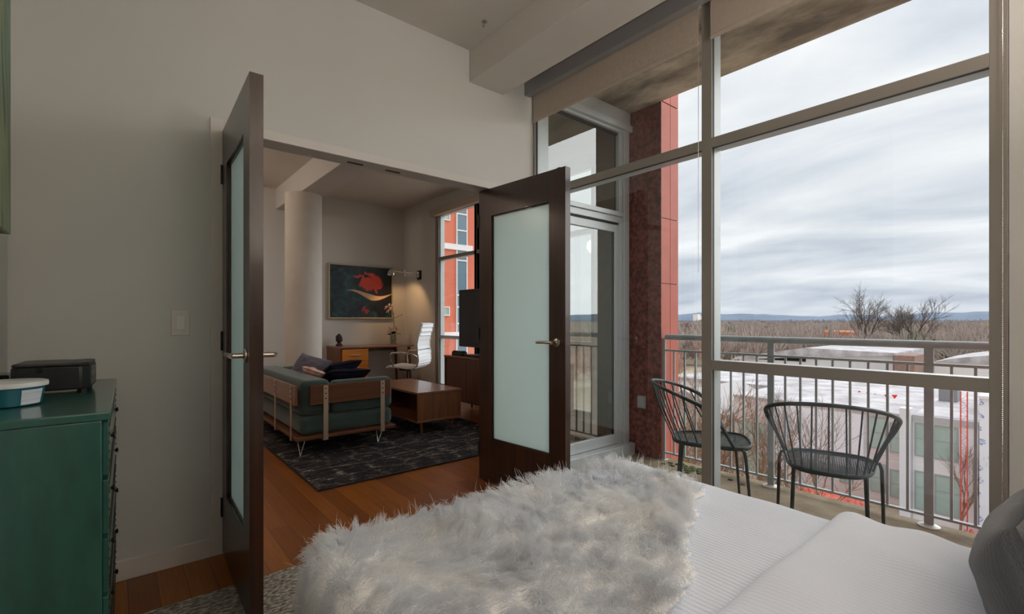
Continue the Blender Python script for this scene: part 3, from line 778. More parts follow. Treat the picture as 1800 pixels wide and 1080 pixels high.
# dark patterned rug
def persian():
    m = bpy.data.materials.new('distressed_dark_rug'); m.use_nodes = True; t = NT(m.node_tree); b = t.n['Principled BSDF']; b.inputs['Roughness'].default_value = .95; b.inputs['Specular IOR Level'].default_value = .15
    co = t.new('ShaderNodeTexCoord'); g = co.outputs['Object']
    mp = t.new('ShaderNodeMapping'); mp.inputs['Scale'].default_value = (2.2, 9, 1); t.link(g, mp.inputs[0])
    n = t.new('ShaderNodeTexNoise', inp={'Scale': 3.2, 'Detail': 9.0, 'Roughness': .75, 'Distortion': .6}); t.link(mp.outputs[0], n.inputs['Vector'])
    v = t.new('ShaderNodeTexVoronoi', inp={'Scale': 4.5, 'Randomness': .5}); v.feature = 'DISTANCE_TO_EDGE'; t.link(g, v.inputs['Vector'])
    n2 = t.new('ShaderNodeTexNoise', inp={'Scale': 70.0, 'Detail': 4.0}); t.link(g, n2.inputs['Vector'])
    s = t.math('ADD', t.math('MULTIPLY', n.outputs[0], .95), t.math('MULTIPLY', t.math('SUBTRACT', n2.outputs[0], .5), .35))
    s = t.math('SUBTRACT', s, t.math('MULTIPLY', t.math('MINIMUM', v.outputs['Distance'], .15), .55))
    t.link(t.ramp(s, [(.34, lin((30, 30, 35))), (.43, lin((52, 49, 52))), (.50, lin((88, 80, 76))), (.58, lin((158, 146, 134)))]), b.inputs['Base Color'])
    bp = t.new('ShaderNodeBump', inp={'Strength': .4, 'Distance': .004}); t.link(n2.outputs[0], bp.inputs['Height']); t.link(bp.outputs[0], b.inputs['Normal']); return m
rg = thing('patterned_rug', (1.97, 4.5, 0), 'worn black and grey patterned rug under the sofa and the coffee table', 'rug')
MB().box(1.0, 2.94, 3.14, 5.85, .0005, .010).build('rug_field', persian(), rg)
mb = MB(); 
mb.box(.992, 1.0, 3.132, 5.858, .0005, .011).box(2.94, 2.948, 3.132, 5.858, .0005, .011).box(1.0, 2.94, 3.132, 3.14, .0005, .011).box(1.0, 2.94, 5.85, 5.858, .0005, .011)
mb.build('bound_edge', M_black, rg)

# sofa: faces +X, its arm towards the bedroom
SX0, SX1, SY0, SY1 = 1.10, 1.90, 3.93, 5.60
so = thing('sofa', ((SX0+SX1)/2, (SY0+SY1)/2, .010), 'teal-grey daybed sofa with walnut back boards and steel straps', 'sofa')
MB().box(SX0-.02, SX1+.01, SY0-.02, SY1+.02, .150, .178).build('base_rail', M_walnut_x, so, bevel=.004)
MB().box(SX0+.02, SX1, SY0+.02, SY1-.02, .180, .325).build('base_cushion', M_sofaf, so, bevel=.045, seg=5, smooth=True)
MB().box(SX0+.27, SX1+.005, SY0+.13, (SY0+SY1)/2-.004, .330, .480).build('seat_cushion', M_sofaf, so, bevel=.045, seg=5, smooth=True)
MB().box(SX0+.27, SX1+.005, (SY0+SY1)/2+.004, SY1-.13, .330, .480).build('seat_cushion', M_sofaf, so, bevel=.045, seg=5, smooth=True)
MB().box(SX0+.02, SX0+.26, SY0+.02, SY1-.02, .328, .615).build('back_cushion', M_sofaf, so, bevel=.05, seg=5, smooth=True)
MB().box(SX0+.262, SX1, SY0+.015, SY0+.125, .330, .600).build('arm_cushion', M_sofaf, so, bevel=.045, seg=5, smooth=True)
MB().box(SX0+.262, SX1, SY1-.125, SY1-.015, .330, .600).build('arm_cushion', M_sofaf, so, bevel=.045, seg=5, smooth=True)
MB().box(SX0+.08, SX1-.04, SY0-.022, SY0-.002, .425, .580).build('arm_board', M_walnut_x, so, bevel=.003)
MB().box(SX0+.08, SX1-.04, SY1+.002, SY1+.022, .425, .580).build('arm_board', M_walnut_x, so, bevel=.003)
MB().box(SX0-.022, SX0-.002, SY0+.02, SY1-.02, .425, .580).build('back_board', M_walnut_y, so, bevel=.003)
def strap(x, y, along):
    m = MB()
    if along == 'x': m.box(x-.019, x+.019, y-.004, y, .135, .575).box(x-.019, x+.019, y, y+.06, .135, .141)
    else: m.box(x-.004, x, y-.019, y+.019, .135, .575).box(x, x+.06, y-.019, y+.019, .135, .141)
    o = m.build('steel_strap', M_steel, so, bevel=.001)
    for z in (.47, .51, .55):
        if along == 'x': MB().sphere((x, y-.005, z), (.006, .003, .006), 10, 6).build('bolt', M_black, o)
        else: MB().sphere((x-.005, y, z), (.003, .006, .006), 10, 6).build('bolt', M_black, o)
for x in (1.30, 1.785): strap(x, SY0-.022, 'x')
for x in (1.30, 1.785):
    m = MB().box(x-.019, x+.019, SY1+.022, SY1+.026, .135, .575); m.build('steel_strap', M_steel, so)
for y in (4.06, 4.55, 5.05, 5.45): strap(SX0-.022, y, 'y')
for x, y in ((SX0+.02, SY0+.06), (SX1-.10, SY0+.10), (SX0+.02, SY1-.06), (SX1-.10, SY1-.10)):
    m = MB(); sx = -1 if x < 1.5 else 1; sy = -1 if y < 4.7 else 1
    for k in (0, 1):
        m.tube([(x+(.05 if k else 0), y-(0 if k else .05)*sy, .150), (x-.006*sx, y+.01*sy, .0155)], .0045, 8)
    m.sphere((x-.006*sx, y+.01*sy, .0165), .006, 8, 6)
    m.build('hairpin_leg', M_chromeb, so, smooth=True)
M_cush = fabric_mat('heather_blue_grey', (104, 100, 116), (88, 84, 98), bump=.8, bscale=200.)
M_navy = fabric_mat('midnight_navy_velvet', (18, 20, 40), (12, 12, 26), bump=.3, sheen=.0)
pillow('cushion', (1.50, 5.02, .585), (math.radians(-35), math.radians(12), math.radians(-55)), .38, .34, .14, M_cush, 'heather grey-blue cushion propped on the sofa by the column', 'cushion')
pillow('cushion', (1.58, 4.33, .565), (math.radians(62), math.radians(2), math.radians(8)), .42, .36, .12, M_navy, 'midnight navy cushion lying on the sofa seat, nearer of the two dark ones', 'cushion', seed=3)
pillow('cushion', (1.68, 4.74, .575), (math.radians(55), math.radians(-4), math.radians(20)), .40, .38, .13, M_navy, 'navy cushion with greyish edge lying on the far part of the sofa seat', 'cushion', seed=8)
pillow('cushion', (1.415, 4.56, .60), (math.radians(64), math.radians(20), math.radians(-30)), .22, .20, .08, fabric_mat('coral_print', (196, 96, 78), (214, 190, 176), nscale=16.), 'small coral and cream patterned cushion between the bigger cushions', 'cushion', seed=12)

# coffee table
ct = thing('coffee_table', (2.42, 4.55, .010), 'low walnut coffee table with an open shelf on the rug', 'coffee table')
CX0, CX1, CY0, CY1 = 2.172, 2.672, 4.01, 5.08
m = MB().box(CX0, CX1, CY0, CY1, .395, .415).build('table_top', M_walnut_y, ct, bevel=.003)
MB().box(CX0+.01, CX1-.004, CY0+.004, CY0+.022, .145, .395).build('end_panel', M_walnut_z, ct, bevel=.002)
MB().box(CX0+.01, CX1-.004, CY1-.022, CY1-.004, .145, .395).build('end_panel', M_walnut_z, ct, bevel=.002)
MB().box(CX0+.004, CX1-.004, CY0+.002, CY1-.002, .127, .145).build('bottom_panel', M_walnut_y, ct, bevel=.002)
MB().box(2.50, 2.515, CY0+.022, CY1-.022, .145, .395).build('inner_panel', M_walnut_d, ct)
MB().box(CX1-.02, CX1-.004, CY0+.022, CY1-.022, .145, .395).build('drawer_front', M_walnut_z, ct, bevel=.002)
for x in (CX0+.07, CX1-.09):
    for y in (CY0+.05, CY1-.05): MB().tube([(x, y, .130), (x+.004, y-.006, .0105)], [.017, .009], 12).build('leg', M_walnut_z, ct, smooth=True)

# desk
dk = thing('desk', (2.84, 6.68, 0), 'walnut desk with honey-coloured drawers against the far wall under the poster', 'desk')
KX0, KX1, KY0, KY1, KZ = 2.325, 3.42, 6.40, 6.975, .735
MB().box(KX0, KX1, KY0, KY1, KZ-.022, KZ).build('desk_top', M_walnut_y, dk, bevel=.003)
MB().box(KX0+.006, 2.725, KY0+.024, KY1-.006, .19, KZ-.022).build('pedestal', M_walnut_z, dk, bevel=.002)
for k, (z0, z1) in enumerate(((.205, .36), (.366, .535), (.541, .700))):
    d = MB().box(KX0+.024, 2.713, KY0+.004, KY0+.023, z0, z1).build('drawer', M_oak_z, dk, bevel=.002)
    MB().box(2.46, 2.58, KY0-.012, KY0+.004, (z0+z1)/2-.004, (z0+z1)/2+.004).build('pull', M_chrome, d, bevel=.002)
for x, y in ((KX0+.05, KY0+.06), (KX0+.05, KY1-.06), (2.69, KY0+.06), (2.69, KY1-.06)): MB().tube([(x, y, .19), (x, y, .001)], [.02, .012], 12).build('leg', M_walnut_d, dk, smooth=True)
for y in (KY0+.06, KY1-.06): MB().tube([(KX1-.05, y, KZ-.022), (KX1-.02, y, .001)], [.024, .014], 12).build('leg', M_walnut_d, dk, smooth=True)
MB().box(2.725, KX1-.03, KY1-.03, KY1-.012, KZ-.10, KZ-.022).build('back_rail', M_walnut_d, dk)
# stone head on the desk
hb = MB().lathe([(.0, 0), (.045, 0), (.047, .015), (.030, .03), (.026, .045)], (2.46, 6.83, KZ), 20)
hb.sphere((2.46, 6.83, KZ+.095), (.043, .050, .058), 18, 14)
hb.sphere((2.46, 6.83, KZ+.152), (.020, .020, .022), 12, 8)
hb.sphere((2.452, 6.782, KZ+.086), (.008, .014, .013), 8, 6)
hb.sphere((2.418, 6.83, KZ+.085), (.006, .012, .024), 8, 6); hb.sphere((2.502, 6.83, KZ+.085), (.006, .012, .024), 8, 6)
hb.tube([(2.44, 6.783, KZ+.068), (2.463, 6.780, KZ+.066)], .005, 6)
for i in range(40):
    q = i*2.4; zz_ = .02+.055*(1-i/40)
    r_ = math.sqrt(max(0, 1-((zz_-.01)/.07)**2))
    hb.sphere((2.46+.041*r_*math.cos(q), 6.84+.046*r_*math.sin(q)*(1 if math.sin(q) > -.3 else .6), KZ+.095+zz_*.8), .008, 6, 4)
tag(hb.build('carved_head', mat('dark_carved_stone', (58, 44, 40), .6, 0, (44, 32, 30), 30), smooth=True), 'small dark carved stone head on the left end of the desk', 'statuette')
# orchid in a glass cylinder
orc = thing('orchid', (3.25, 6.74, KZ), 'white orchid in a clear glass cylinder on the right end of the desk', 'orchid')
M_petal = mat('white_petals', (232, 208, 196), .7); M_leafd = mat('dark_green_leaf', (22, 30, 20), .4); M_stem = mat('orchid_stem', (54, 50, 28), .6)
MB().lathe([(.0, 0), (.050, 0), (.052, .004), (.052, .16), (.049, .16), (.049, .008), (.0, .008)], (3.25, 6.74, KZ), 28).build('glass_vase', M_glass, orc, smooth=True)
rt = MB(); rr = random.Random(5)
for i in range(12):
    a = rr.uniform(0, 6.28); b = a+rr.uniform(-2, 2)
    rt.tube([(3.25+.03*math.cos(a), 6.74+.03*math.sin(a), KZ+.15), (3.25+.035*math.cos((a+b)/2), 6.74+.035*math.sin((a+b)/2), KZ+.08), (3.25+.03*math.cos(b), 6.74+.03*math.sin(b), KZ+.012)], .0035, 6)
rt.build('roots', mat('moss_roots', (110, 94, 44), .8), orc)
lf = MB()
def leaf(mb, base, d, L, wd, droop, n=8):
    d = Vector(d).normalized(); side = d.cross(Vector((0, 0, 1))).normalized(); V = []
    for i in range(n+1):
        u = i/n; c = Vector(base)+d*L*u+Vector((0, 0, -droop*u*u)); ww = wd*math.sin(math.pi*(.12+.86*u))**.7
        V += [c-side*ww+Vector((0, 0, .2*ww)), c, c+side*ww+Vector((0, 0, .2*ww))]
    mb.add(V, [(3*i+k, 3*i+k+1, 3*i+k+4, 3*i+k+3) for i in range(n) for k in (0, 1)])
for a in range(7):
    q = a*.95; leaf(lf, (3.25, 6.74, KZ+.155), (math.cos(q), math.sin(q), .9 if a % 2 else .3), .13, .034, .05)
lf.build('leaves', M_leafd, orc)
st_pts = [(3.25, 6.74, KZ+.15), (3.262, 6.735, KZ+.27), (3.255, 6.73, KZ+.40), (3.225, 6.72, KZ+.50), (3.17, 6.70, KZ+.56), (3.10, 6.68, KZ+.565)]
MB().tube(st_pts, .004, 8).tube([(3.255, 6.73, KZ+.40), (3.33, 6.73, KZ+.42), (3.40, 6.72, KZ+.45)], .003, 6).build('stem', M_stem, orc)
def bloom(p, s, sd_):
    r = random.Random(sd_); m = MB()
    for k in range(5):
        q = k*1.256+r.random()*.3; d = Vector((math.cos(q), -.25, math.sin(q)))
        leaf(m, p, d, s, s*.42, s*.1*d.z, 5)
    m.sphere((p[0], p[1]-.008, p[2]), s*.2, 8, 6)
    m.build('bloom', M_petal, orc)
rr = random.Random(9)
for k, p in enumerate([(3.10, 6.67, KZ+.55), (3.145, 6.66, KZ+.585), (3.18, 6.68, KZ+.54), (3.215, 6.67, KZ+.505), (3.12, 6.65, KZ+.50), (3.19, 6.66, KZ+.58), (3.16, 6.65, KZ+.53), (3.235, 6.68, KZ+.46), (3.40, 6.70, KZ+.45), (3.33, 6.71, KZ+.43)]): bloom(p, .042 if k < 8 else .026, k)
for k in range(8):
    q = k*.8; bloom((3.235+.055*math.cos(q), 6.70+.03*math.sin(q), KZ+.235+.02*math.sin(k*2.1)), .040, 40+k)

# poster: a plain abstract composition of the same size and colours
def poster_mat():
    m = bpy.data.materials.new('abstract_teal_and_orange_print'); m.use_nodes = True; t = NT(m.node_tree); b = t.n['Principled BSDF']; b.inputs['Roughness'].default_value = .35
    co = t.new('ShaderNodeTexCoord'); o = co.outputs['Object']
    n = t.new('ShaderNodeTexNoise', inp={'Scale': 7.0, 'Detail': 7.0, 'Distortion': 1.0}); t.link(o, n.inputs['Vector'])
    base = t.ramp(n.outputs[0], [(.35, lin((10, 18, 24))), (.55, lin((20, 50, 60))), (.72, lin((52, 96, 104)))])
    sp = t.new('ShaderNodeSeparateXYZ'); t.link(o, sp.inputs[0])
    nn = t.math('MULTIPLY', t.math('SUBTRACT', n.outputs[0], .5), .5)
    def blob(cx, cz, rx, rz):
        a = t.math('DIVIDE', t.math('SUBTRACT', t.math('ADD', sp.outputs[0], nn), cx), rx); c = t.math('DIVIDE', t.math('SUBTRACT', sp.outputs[2], t.math('ADD', nn, cz)), rz)
        return t.math('SUBTRACT', 1.0, t.math('ADD', t.math('MULTIPLY', a, a), t.math('MULTIPLY', c, c)))
    dark = t.ramp(blob(.36, .42, .3, .55), [(0., (0, 0, 0)), (.8, (1, 1, 1))])
    c = t.mix(dark, base, lin((22, 20, 22)))
    red = t.ramp(blob(.12, .56, .20, .15), [(0., (0, 0, 0)), (.35, (1, 1, 1))])
    c = t.mix(red, c, lin((226, 66, 24)))
    red2 = t.ramp(blob(.02, .14, .08, .035), [(0., (0, 0, 0)), (.4, (1, 1, 1))])
    c = t.mix(red2, c, lin((150, 44, 40)))
    # a cream brush stroke sweeping across
    zc = t.math('ADD', .37, t.math('MULTIPLY', t.math('SINE', t.math('MULTIPLY', t.math('SUBTRACT', sp.outputs[0], .02), 7.5)), -.055))
    dz2 = t.math('ABSOLUTE', t.math('SUBTRACT', sp.outputs[2], zc))
    wid = t.math('SUBTRACT', .052, t.math('MULTIPLY', t.math('ABSOLUTE', t.math('SUBTRACT', sp.outputs[0], .14)), .13))
    sw = t.ramp(t.math('SUBTRACT', wid, dz2), [(0., (0, 0, 0)), (.012, (1, 1, 1))])
    c = t.mix(sw, c, lin((222, 186, 140)))
    t.link(c, b.inputs['Base Color']); return m
ps = thing('framed_poster', (2.855, 6.99, 1.125), 'framed abstract print in dark teal with an orange burst and a cream brush stroke', 'poster')
MB().box(2.37, 3.335, 6.965, 6.975, 1.14, 1.915).build('print', poster_mat(), ps)
m = MB().box(2.352, 2.374, 6.955, 6.998, 1.122, 1.933).box(3.331, 3.353, 6.955, 6.998, 1.122, 1.933).box(2.374, 3.331, 6.955, 6.998, 1.122, 1.144).box(2.374, 3.331, 6.955, 6.998, 1.911, 1.933)
m.build('picture_frame', mat('pale_gold_frame', (176, 168, 138), .45, .2), ps, bevel=.003)

# swing-arm wall lamp
lp = thing('wall_lamp', (3.57, 6.49, 1.72), 'chrome swing-arm wall lamp reaching out over the desk', 'wall lamp')
MB().box(3.545, 3.57, 6.44, 6.54, 1.72, 1.86).build('wall_plate', M_black, lp, bevel=.004)
MB().tube([(3.545, 6.49, 1.805), (3.35, 6.56, 1.82), (3.14, 6.50, 1.83)], .006, 10).tube([(3.545, 6.49, 1.775), (3.35, 6.56, 1.79)], .005, 8).tube([(3.35, 6.56, 1.76), (3.35, 6.56, 1.85)], .009, 12).tube([(3.54, 6.49, 1.75), (3.54, 6.49, 1.84)], .009, 12).build('swing_arm', M_chromeb, lp, smooth=True)
MB().lathe([(.012, .085), (.030, .078), (.050, .050), (.066, .0), (.064, .0), (.048, .048), (.028, .074), (.010, .080)], (3.11, 6.50, 1.765), 32).tube([(3.14, 6.50, 1.83), (3.11, 6.50, 1.845)], .008, 8).build('lamp_shade', M_chromeb, lp, smooth=True)
MB().sphere((3.11, 6.50, 1.80), .020, 12, 8).build('bulb', emit('lit_warm_bulb', (1.0, .62, .30), 25.0), lp)
sl = light('wall_lamp_light', 'SPOT', (3.11, 6.50, 1.772), 9, (1.0, .58, .26), rot=Vector((-.50, -.36, 1.0)).to_track_quat('Z', 'Y').to_euler(), shadow_soft_size=.015)
sl.data.spot_size = math.radians(110); sl.data.spot_blend = .5

# television and the console under it
tv = thing('television', (3.33, 4.6, .672), 'black flat television standing on the walnut console', 'television')
TVY0, TVY1 = 3.95, 4.985
MB().box(3.285, 3.335, TVY0, TVY1, .775, 1.475).build('tv_body', M_black, tv, bevel=.006)
MB().box(3.281, 3.286, TVY0+.05, TVY1-.05, .835, 1.435).build('screen', mat('dead_screen', (34, 30, 36), .18), tv)
MB().box(3.29, 3.33, 4.40, 4.56, .69, .78).box(3.20, 3.44, 4.2, 4.76, .672, .690).build('tv_stand', M_black, tv, bevel=.004)
tag(MB().box(3.20, 3.27, 4.78, 5.02, .672, .715).box(3.205, 3.265, 4.80, 5.0, .715, .728).build('soundbar', M_blackg, bevel=.005), 'small glossy black speaker bar in front of the television', 'speaker')
cs = thing('media_console', (3.32, 4.2, 0), 'long walnut media console under the living room windows', 'console')
QX0, QX1, QY0, QY1 = 3.12, 3.50, 3.25, 5.06
MB().box(QX0, QX1, QY0, QY1, .140, .165).box(QX0, QX1, QY1-.025, QY1, .165, .650).box(QX0, QX1, QY0, QY0+.025, .165, .650).box(QX1-.015, QX1, QY0+.025, QY1-.025, .165, .65).build('carcass', M_walnut_d, cs, bevel=.002)
MB().box(QX0-.004, QX1, QY0-.004, QY1+.004, .650, .672).build('console_top', M_walnut_y, cs, bevel=.002)
for k in range(4):
    y0 = QY0+.03+k*.4375
    MB().box(QX0+.004, QX0+.022, y0, y0+.432, .168, .646).build('door', M_walnut_d, cs, bevel=.002)
for x in (QX0+.05, QX1-.05):
    for y in (QY0+.12, QY1-.12, (QY0+QY1)/2): MB().tube([(x, y, .140), (x, y, .001)], [.020, .012], 12).build('leg', M_walnut_d, cs, smooth=True)

# high-backed office chair
ch = local(thing('office_chair', (3.13, 6.03, 0), 'white high-backed office chair with polished arms at the desk', 'office chair', rz=math.radians(128)))
M_whl = mat('white_ribbed_leather', (236, 240, 246), .35, bump=.5, bscale=1, bstretch=(1, 1, 1))
# seat and back in one bent sling, side rails following it
prof = [(.22, .455), (.18, .475), (.05, .465), (-.08, .450), (-.17, .455), (-.225, .49), (-.245, .56), (-.235, .66), (-.225, .78), (-.245, .90), (-.275, 1.02), (-.285, 1.06)]
def sling(i0, i1, y0, y1, th, off=0.):
    V = []; F = []; P = prof[i0:i1]; n = len(P)
    fine = []
    for i in range(n-1):
        p0 = P[max(i-1, 0)]; p1 = P[i]; p2 = P[i+1]; p3 = P[min(i+2, n-1)]
        for k in range(6):
            u = k/6
            fine.append(tuple(.5*((2*p1[c])+(-p0[c]+p2[c])*u+(2*p0[c]-5*p1[c]+4*p2[c]-p3[c])*u*u+(-p0[c]+3*p1[c]-3*p2[c]+p3[c])*u**3) for c in (0, 1)))
    fine.append(P[-1]); N = len(fine)
    for i, p in enumerate(fine):
        a = fine[max(i-1, 0)]; b = fine[min(i+1, N-1)]; d = Vector((b[0]-a[0], b[1]-a[1])).normalized(); nn = Vector((-d.y, d.x))
        w_ = th/2*(1+.35*math.cos(i*2.1))
        for s in (1, -1):
            for y in (y0, y1): V.append((p[0]+nn.x*w_*s+nn.x*off, y, p[1]+nn.y*w_*s+nn.y*off))
    for i in range(N-1):
        k = 4*i; F += [(k, k+4, k+5, k+1), (k+2, k+3, k+7, k+6), (k, k+2, k+6, k+4), (k+1, k+5, k+7, k+3)]
    F += [(0, 1, 3, 2), (4*N-4, 4*N-2, 4*N-1, 4*N-3)]
    return MB().add(V, F)
sling(0, 5, -.215, .215, .016).build('seat', M_whl, ch, smooth=True)
sling(4, 10, -.215, .215, .016).build('backrest', M_whl, ch, smooth=True)
sling(9, 12, -.19, .19, .034).build('headrest', M_whl, ch, smooth=True)
fr = MB()
for s in (-1, 1): fr.tube([(p[0]-.006, s*.222, p[1]-.004) for p in prof], .010, 10)
fr.tube([(-.278, -.222, 1.04), (-.278, .222, 1.04)], .012, 10).tube([(-.232, -.222, .70), (-.232, .222, .70)], .010, 10).tube([(.05, -.222, .452), (.05, .222, .452)], .010, 8)
fr.build('side_frame', M_chromeb, ch, smooth=True)
for s in (-1, 1):
    MB().tube([(.10, s*.226, .455), (.13, s*.262, .56), (.135, s*.268, .635), (.11, s*.268, .662), (-.02, s*.268, .668), (-.16, s*.266, .655), (-.225, s*.24, .62), (-.238, s*.226, .60)], [.008, .009, .010, .013, .013, .012, .009, .008], 10).build('armrest', M_chromeb, ch, smooth=True)
MB().box(-.07, .09, -.09, .09, .405, .44).tube([(.06, -.05, .415), (.09, -.26, .415)], .006, 8).build('tilt_mechanism', M_black, ch, bevel=.006)
MB().tube([(0, 0, .10), (0, 0, .26)], .027, 16).tube([(0, 0, .25), (0, 0, .41)], .015, 14).build('gas_lift', M_black, ch, smooth=True)
for k in range(5):
    q = k*1.2566+.3; c_, s__ = math.cos(q), math.sin(q)
    MB().tube([(.02*c_, .02*s__, .115), (.15*c_, .15*s__, .095), (.29*c_, .29*s__, .070)], [.024, .018, .012], 10).build('base_spoke', M_chromeb, ch, smooth=True)
    m = MB()
    for e in (-1, 1):
        m.M = Matrix.Translation((.29*c_-e*.014*s__, .29*s__+e*.014*c_, .028)) @ Matrix.Rotation(q, 4, 'Z') @ Matrix.Rotation(math.pi/2, 4, 'X')
        m.lathe([(.0, -.008), (.024, -.008), (.028, -.004), (.028, .004), (.024, .008), (0, .008)], n=18)
    m.M = None; m.tube([(.29*c_, .29*s__, .03), (.29*c_, .29*s__, .072)], .007, 8)
    m.build('caster', M_black, ch, smooth=True)

# ------------------------------------------------------------------ added fill lamps, out of view
M_fillglass = emit('fill_opal_glass', (1.0, .86, .70), 3.0)
for i, p in enumerate(FILL_CEILING):
    t = thing('added_ceiling_light', (p[0], p[1], CZ-.13), ('added round opal fill light, unseen over the near part of the living room', 'added round opal fill light, unseen over the far part of the living room')[i], 'ceiling light')  # ceiling lights added to brighten the living room, out of view
    MB().lathe([(.0, -.03), (.17, -.03), (.17, 0), (0, 0)], (p[0], p[1], CZ), 36).build('ceiling_plate', M_chrome, t, smooth=True)
    MB().lathe([(.0, -.12), (.07, -.115), (.12, -.095), (.155, -.06), (.16, -.031), (0, -.031)], (p[0], p[1], CZ), 36).build('opal_shade', M_fillglass, t, smooth=True)

t = thing('added_floor_lamp', (FILL_UPLIGHT[0], FILL_UPLIGHT[1], 0), 'added tall uplighter for fill light, unseen behind the headboard', 'floor lamp')  # uplighter added to raise the bedroom's light, never in view
MB().lathe([(0, 0), (.14, 0), (.14, .012), (.02, .03), (0, .03)], (FILL_UPLIGHT[0], FILL_UPLIGHT[1], 0.0), 32).build('lamp_base', M_chrome, t, smooth=True)
MB().tube([(FILL_UPLIGHT[0], FILL_UPLIGHT[1], .02), (FILL_UPLIGHT[0], FILL_UPLIGHT[1], FILL_UPLIGHT[2]-.08)], .011, 12).build('pole', M_chrome, t, smooth=True)
MB().lathe([(.0, -.09), (.03, -.085), (.10, -.05), (.165, .02), (.17, .02), (.165, .012), (.10, -.04), (.0, -.07)], FILL_UPLIGHT, 36).build('bowl_shade', M_chrome, t, smooth=True)
# ------------------------------------------------------------------ wire chairs on the balcony
def wire_chair(label, loc, ang):
    t = local(thing('wire_chair', loc, label, 'chair', 'wire barrel chairs on the balcony', rz=ang))
    SZ = .45
    def seat_pt(q, k=1.):
        c, s = math.cos(q), math.sin(q); e = 2/3.2
        x = abs(c)**e*(1 if c > 0 else -1)*.225*k; y = abs(s)**e*(1 if s > 0 else -1)*(.195+.03*(x/.225))*k
        return Vector((x, y, SZ))
    m = MB()
    N = 48; pts = [seat_pt(2*math.pi*i/N) for i in range(N)]
    for dz in (0,): m.tube([p+Vector((0, 0, dz-.008)) for p in pts], .013, 8, closed=True, flat=.55)
    m.build('seat_rim', M_wire, t, smooth=True)
    # woven seat: fine wires in two diagonal directions, dished a little
    m = MB()
    def dish(x, y): return SZ-.004-.014*max(0, 1-(x/.22)**2)*max(0, 1-(y/.21)**2)
    for sgn in (1, -1):
        for k in range(-21, 22):
            off = k*.0145; seg = []
            for i in range(41):
                u = -.33+.66*i/40
                x = (u+off)*.7071; y = sgn*(u-off)*.7071
                e = 3.2
                if abs(x/.222)**e+abs(y/(.193+.03*(x/.225)))**e < 1: seg.append((x, y, dish(x, y)+sgn*.0008))
            if len(seg) > 2: m.tube(seg[::3]+[seg[-1]], .0016, 4, cap=False)
    m.build('seat_mesh', M_wire, t)
    # barrel back: a rim flaring out above the seat, slats fanning up to it
    def rim(q):       # q: 0 at the middle of the back, +-1 at the ends of the arms
        a = q*math.radians(97)
        z = .80-.115*abs(q)**1.9
        return Vector((-.075-.285*math.cos(a)*(1-.08*abs(q)), .285*math.sin(a), z))
    def foot_(q):
        a = math.pi-q*math.radians(112)
        return seat_pt(a)+Vector((0, 0, -.004))
    K = 40
    rp = [rim(-1+2*i/K) for i in range(K+1)]
    rr_ = [.010+.004*abs(-1+2*i/K)**4 for i in range(K+1)]
    MB().tube(rp, rr_, 8).build('back_rim', M_wire, t, smooth=True)
    for i in range(-6, 7):
        q = i/7.0*.98
        a = rim(q); b = foot_(-q*1.0 if False else -q)
        b = foot_(q); b = Vector((b.x, abs(b.y)*(1 if q > 0 else -1) if i else 0, b.z))
        mid = a.lerp(b, .55)+Vector((-.012, 0, 0))*(1-abs(q))
        MB().tube([a, a.lerp(mid, .5)+Vector((-.004, 0, 0)), mid, mid.lerp(b, .5), b], .0042, 6).build('slat', M_wire, t, smooth=True)
    for s in (-1, 1):
        a = rim(s*1.0); b = foot_(.98*s); b = Vector((b.x, abs(b.y)*s, b.z))
        MB().tube([a, a.lerp(b, .12)+Vector((.012, 0, -.01)), a.lerp(b, .5)+Vector((.012, 0, 0)), b], [.014, .012, .010, .009], 8).build('arm_rod', M_wire, t, smooth=True)
        # rear legs under the seat, front legs a little wider on short brackets
        MB().tube([(-.17, s*.150, SZ-.012), (-.185, s*.157, .22), (-.20, s*.165, .0)], [.0095, .009, .008], 8).build('leg', M_wire, t, smooth=True)
        MB().tube([(.16, s*.185, SZ-.015), (.165, s*.228, SZ-.018), (.17, s*.238, SZ-.05), (.185, s*.244, .22), (.20, s*.25, .0)], [.008, .0095, .0095, .009, .008], 8).build('leg', M_wire, t, smooth=True)
    return t
wire_chair('dark green wire barrel chair with its fan back towards the bed', (2.90, .87, BZ), math.radians(17))
wire_chair('dark green wire barrel chair turned sideways behind the central mullion, near the pier', (2.90, 1.52, BZ), math.radians(-58))
# a bit of litter and moss on the slab
M_moss = mat('moss_green', (66, 80, 42), .95, 0, (88, 96, 52), 20)
m = MB(); rr = random.Random(2)
for i in range(60):
    x, y = 3.56+rr.gauss(0, .03), 2.02+rr.gauss(0, .10); m.sphere((x, y, BZ+.002), (.018, .022, .010), 6, 4)
tag(m.build('moss_patch', M_moss, smooth=True), 'green moss patch on the balcony floor beside the railing near the pier', 'moss', kind='stuff')
m = MB()
for a in range(5): leaf(m, (3.52, 1.60, BZ+.006), (math.cos(a), math.sin(a), .2), .035, .010, .01, 5)
tag(m.build('dead_leaf', mat('dead_leaf', (96, 70, 50), .8)), 'small curled dead leaf on the balcony floor under the railing', 'leaf')

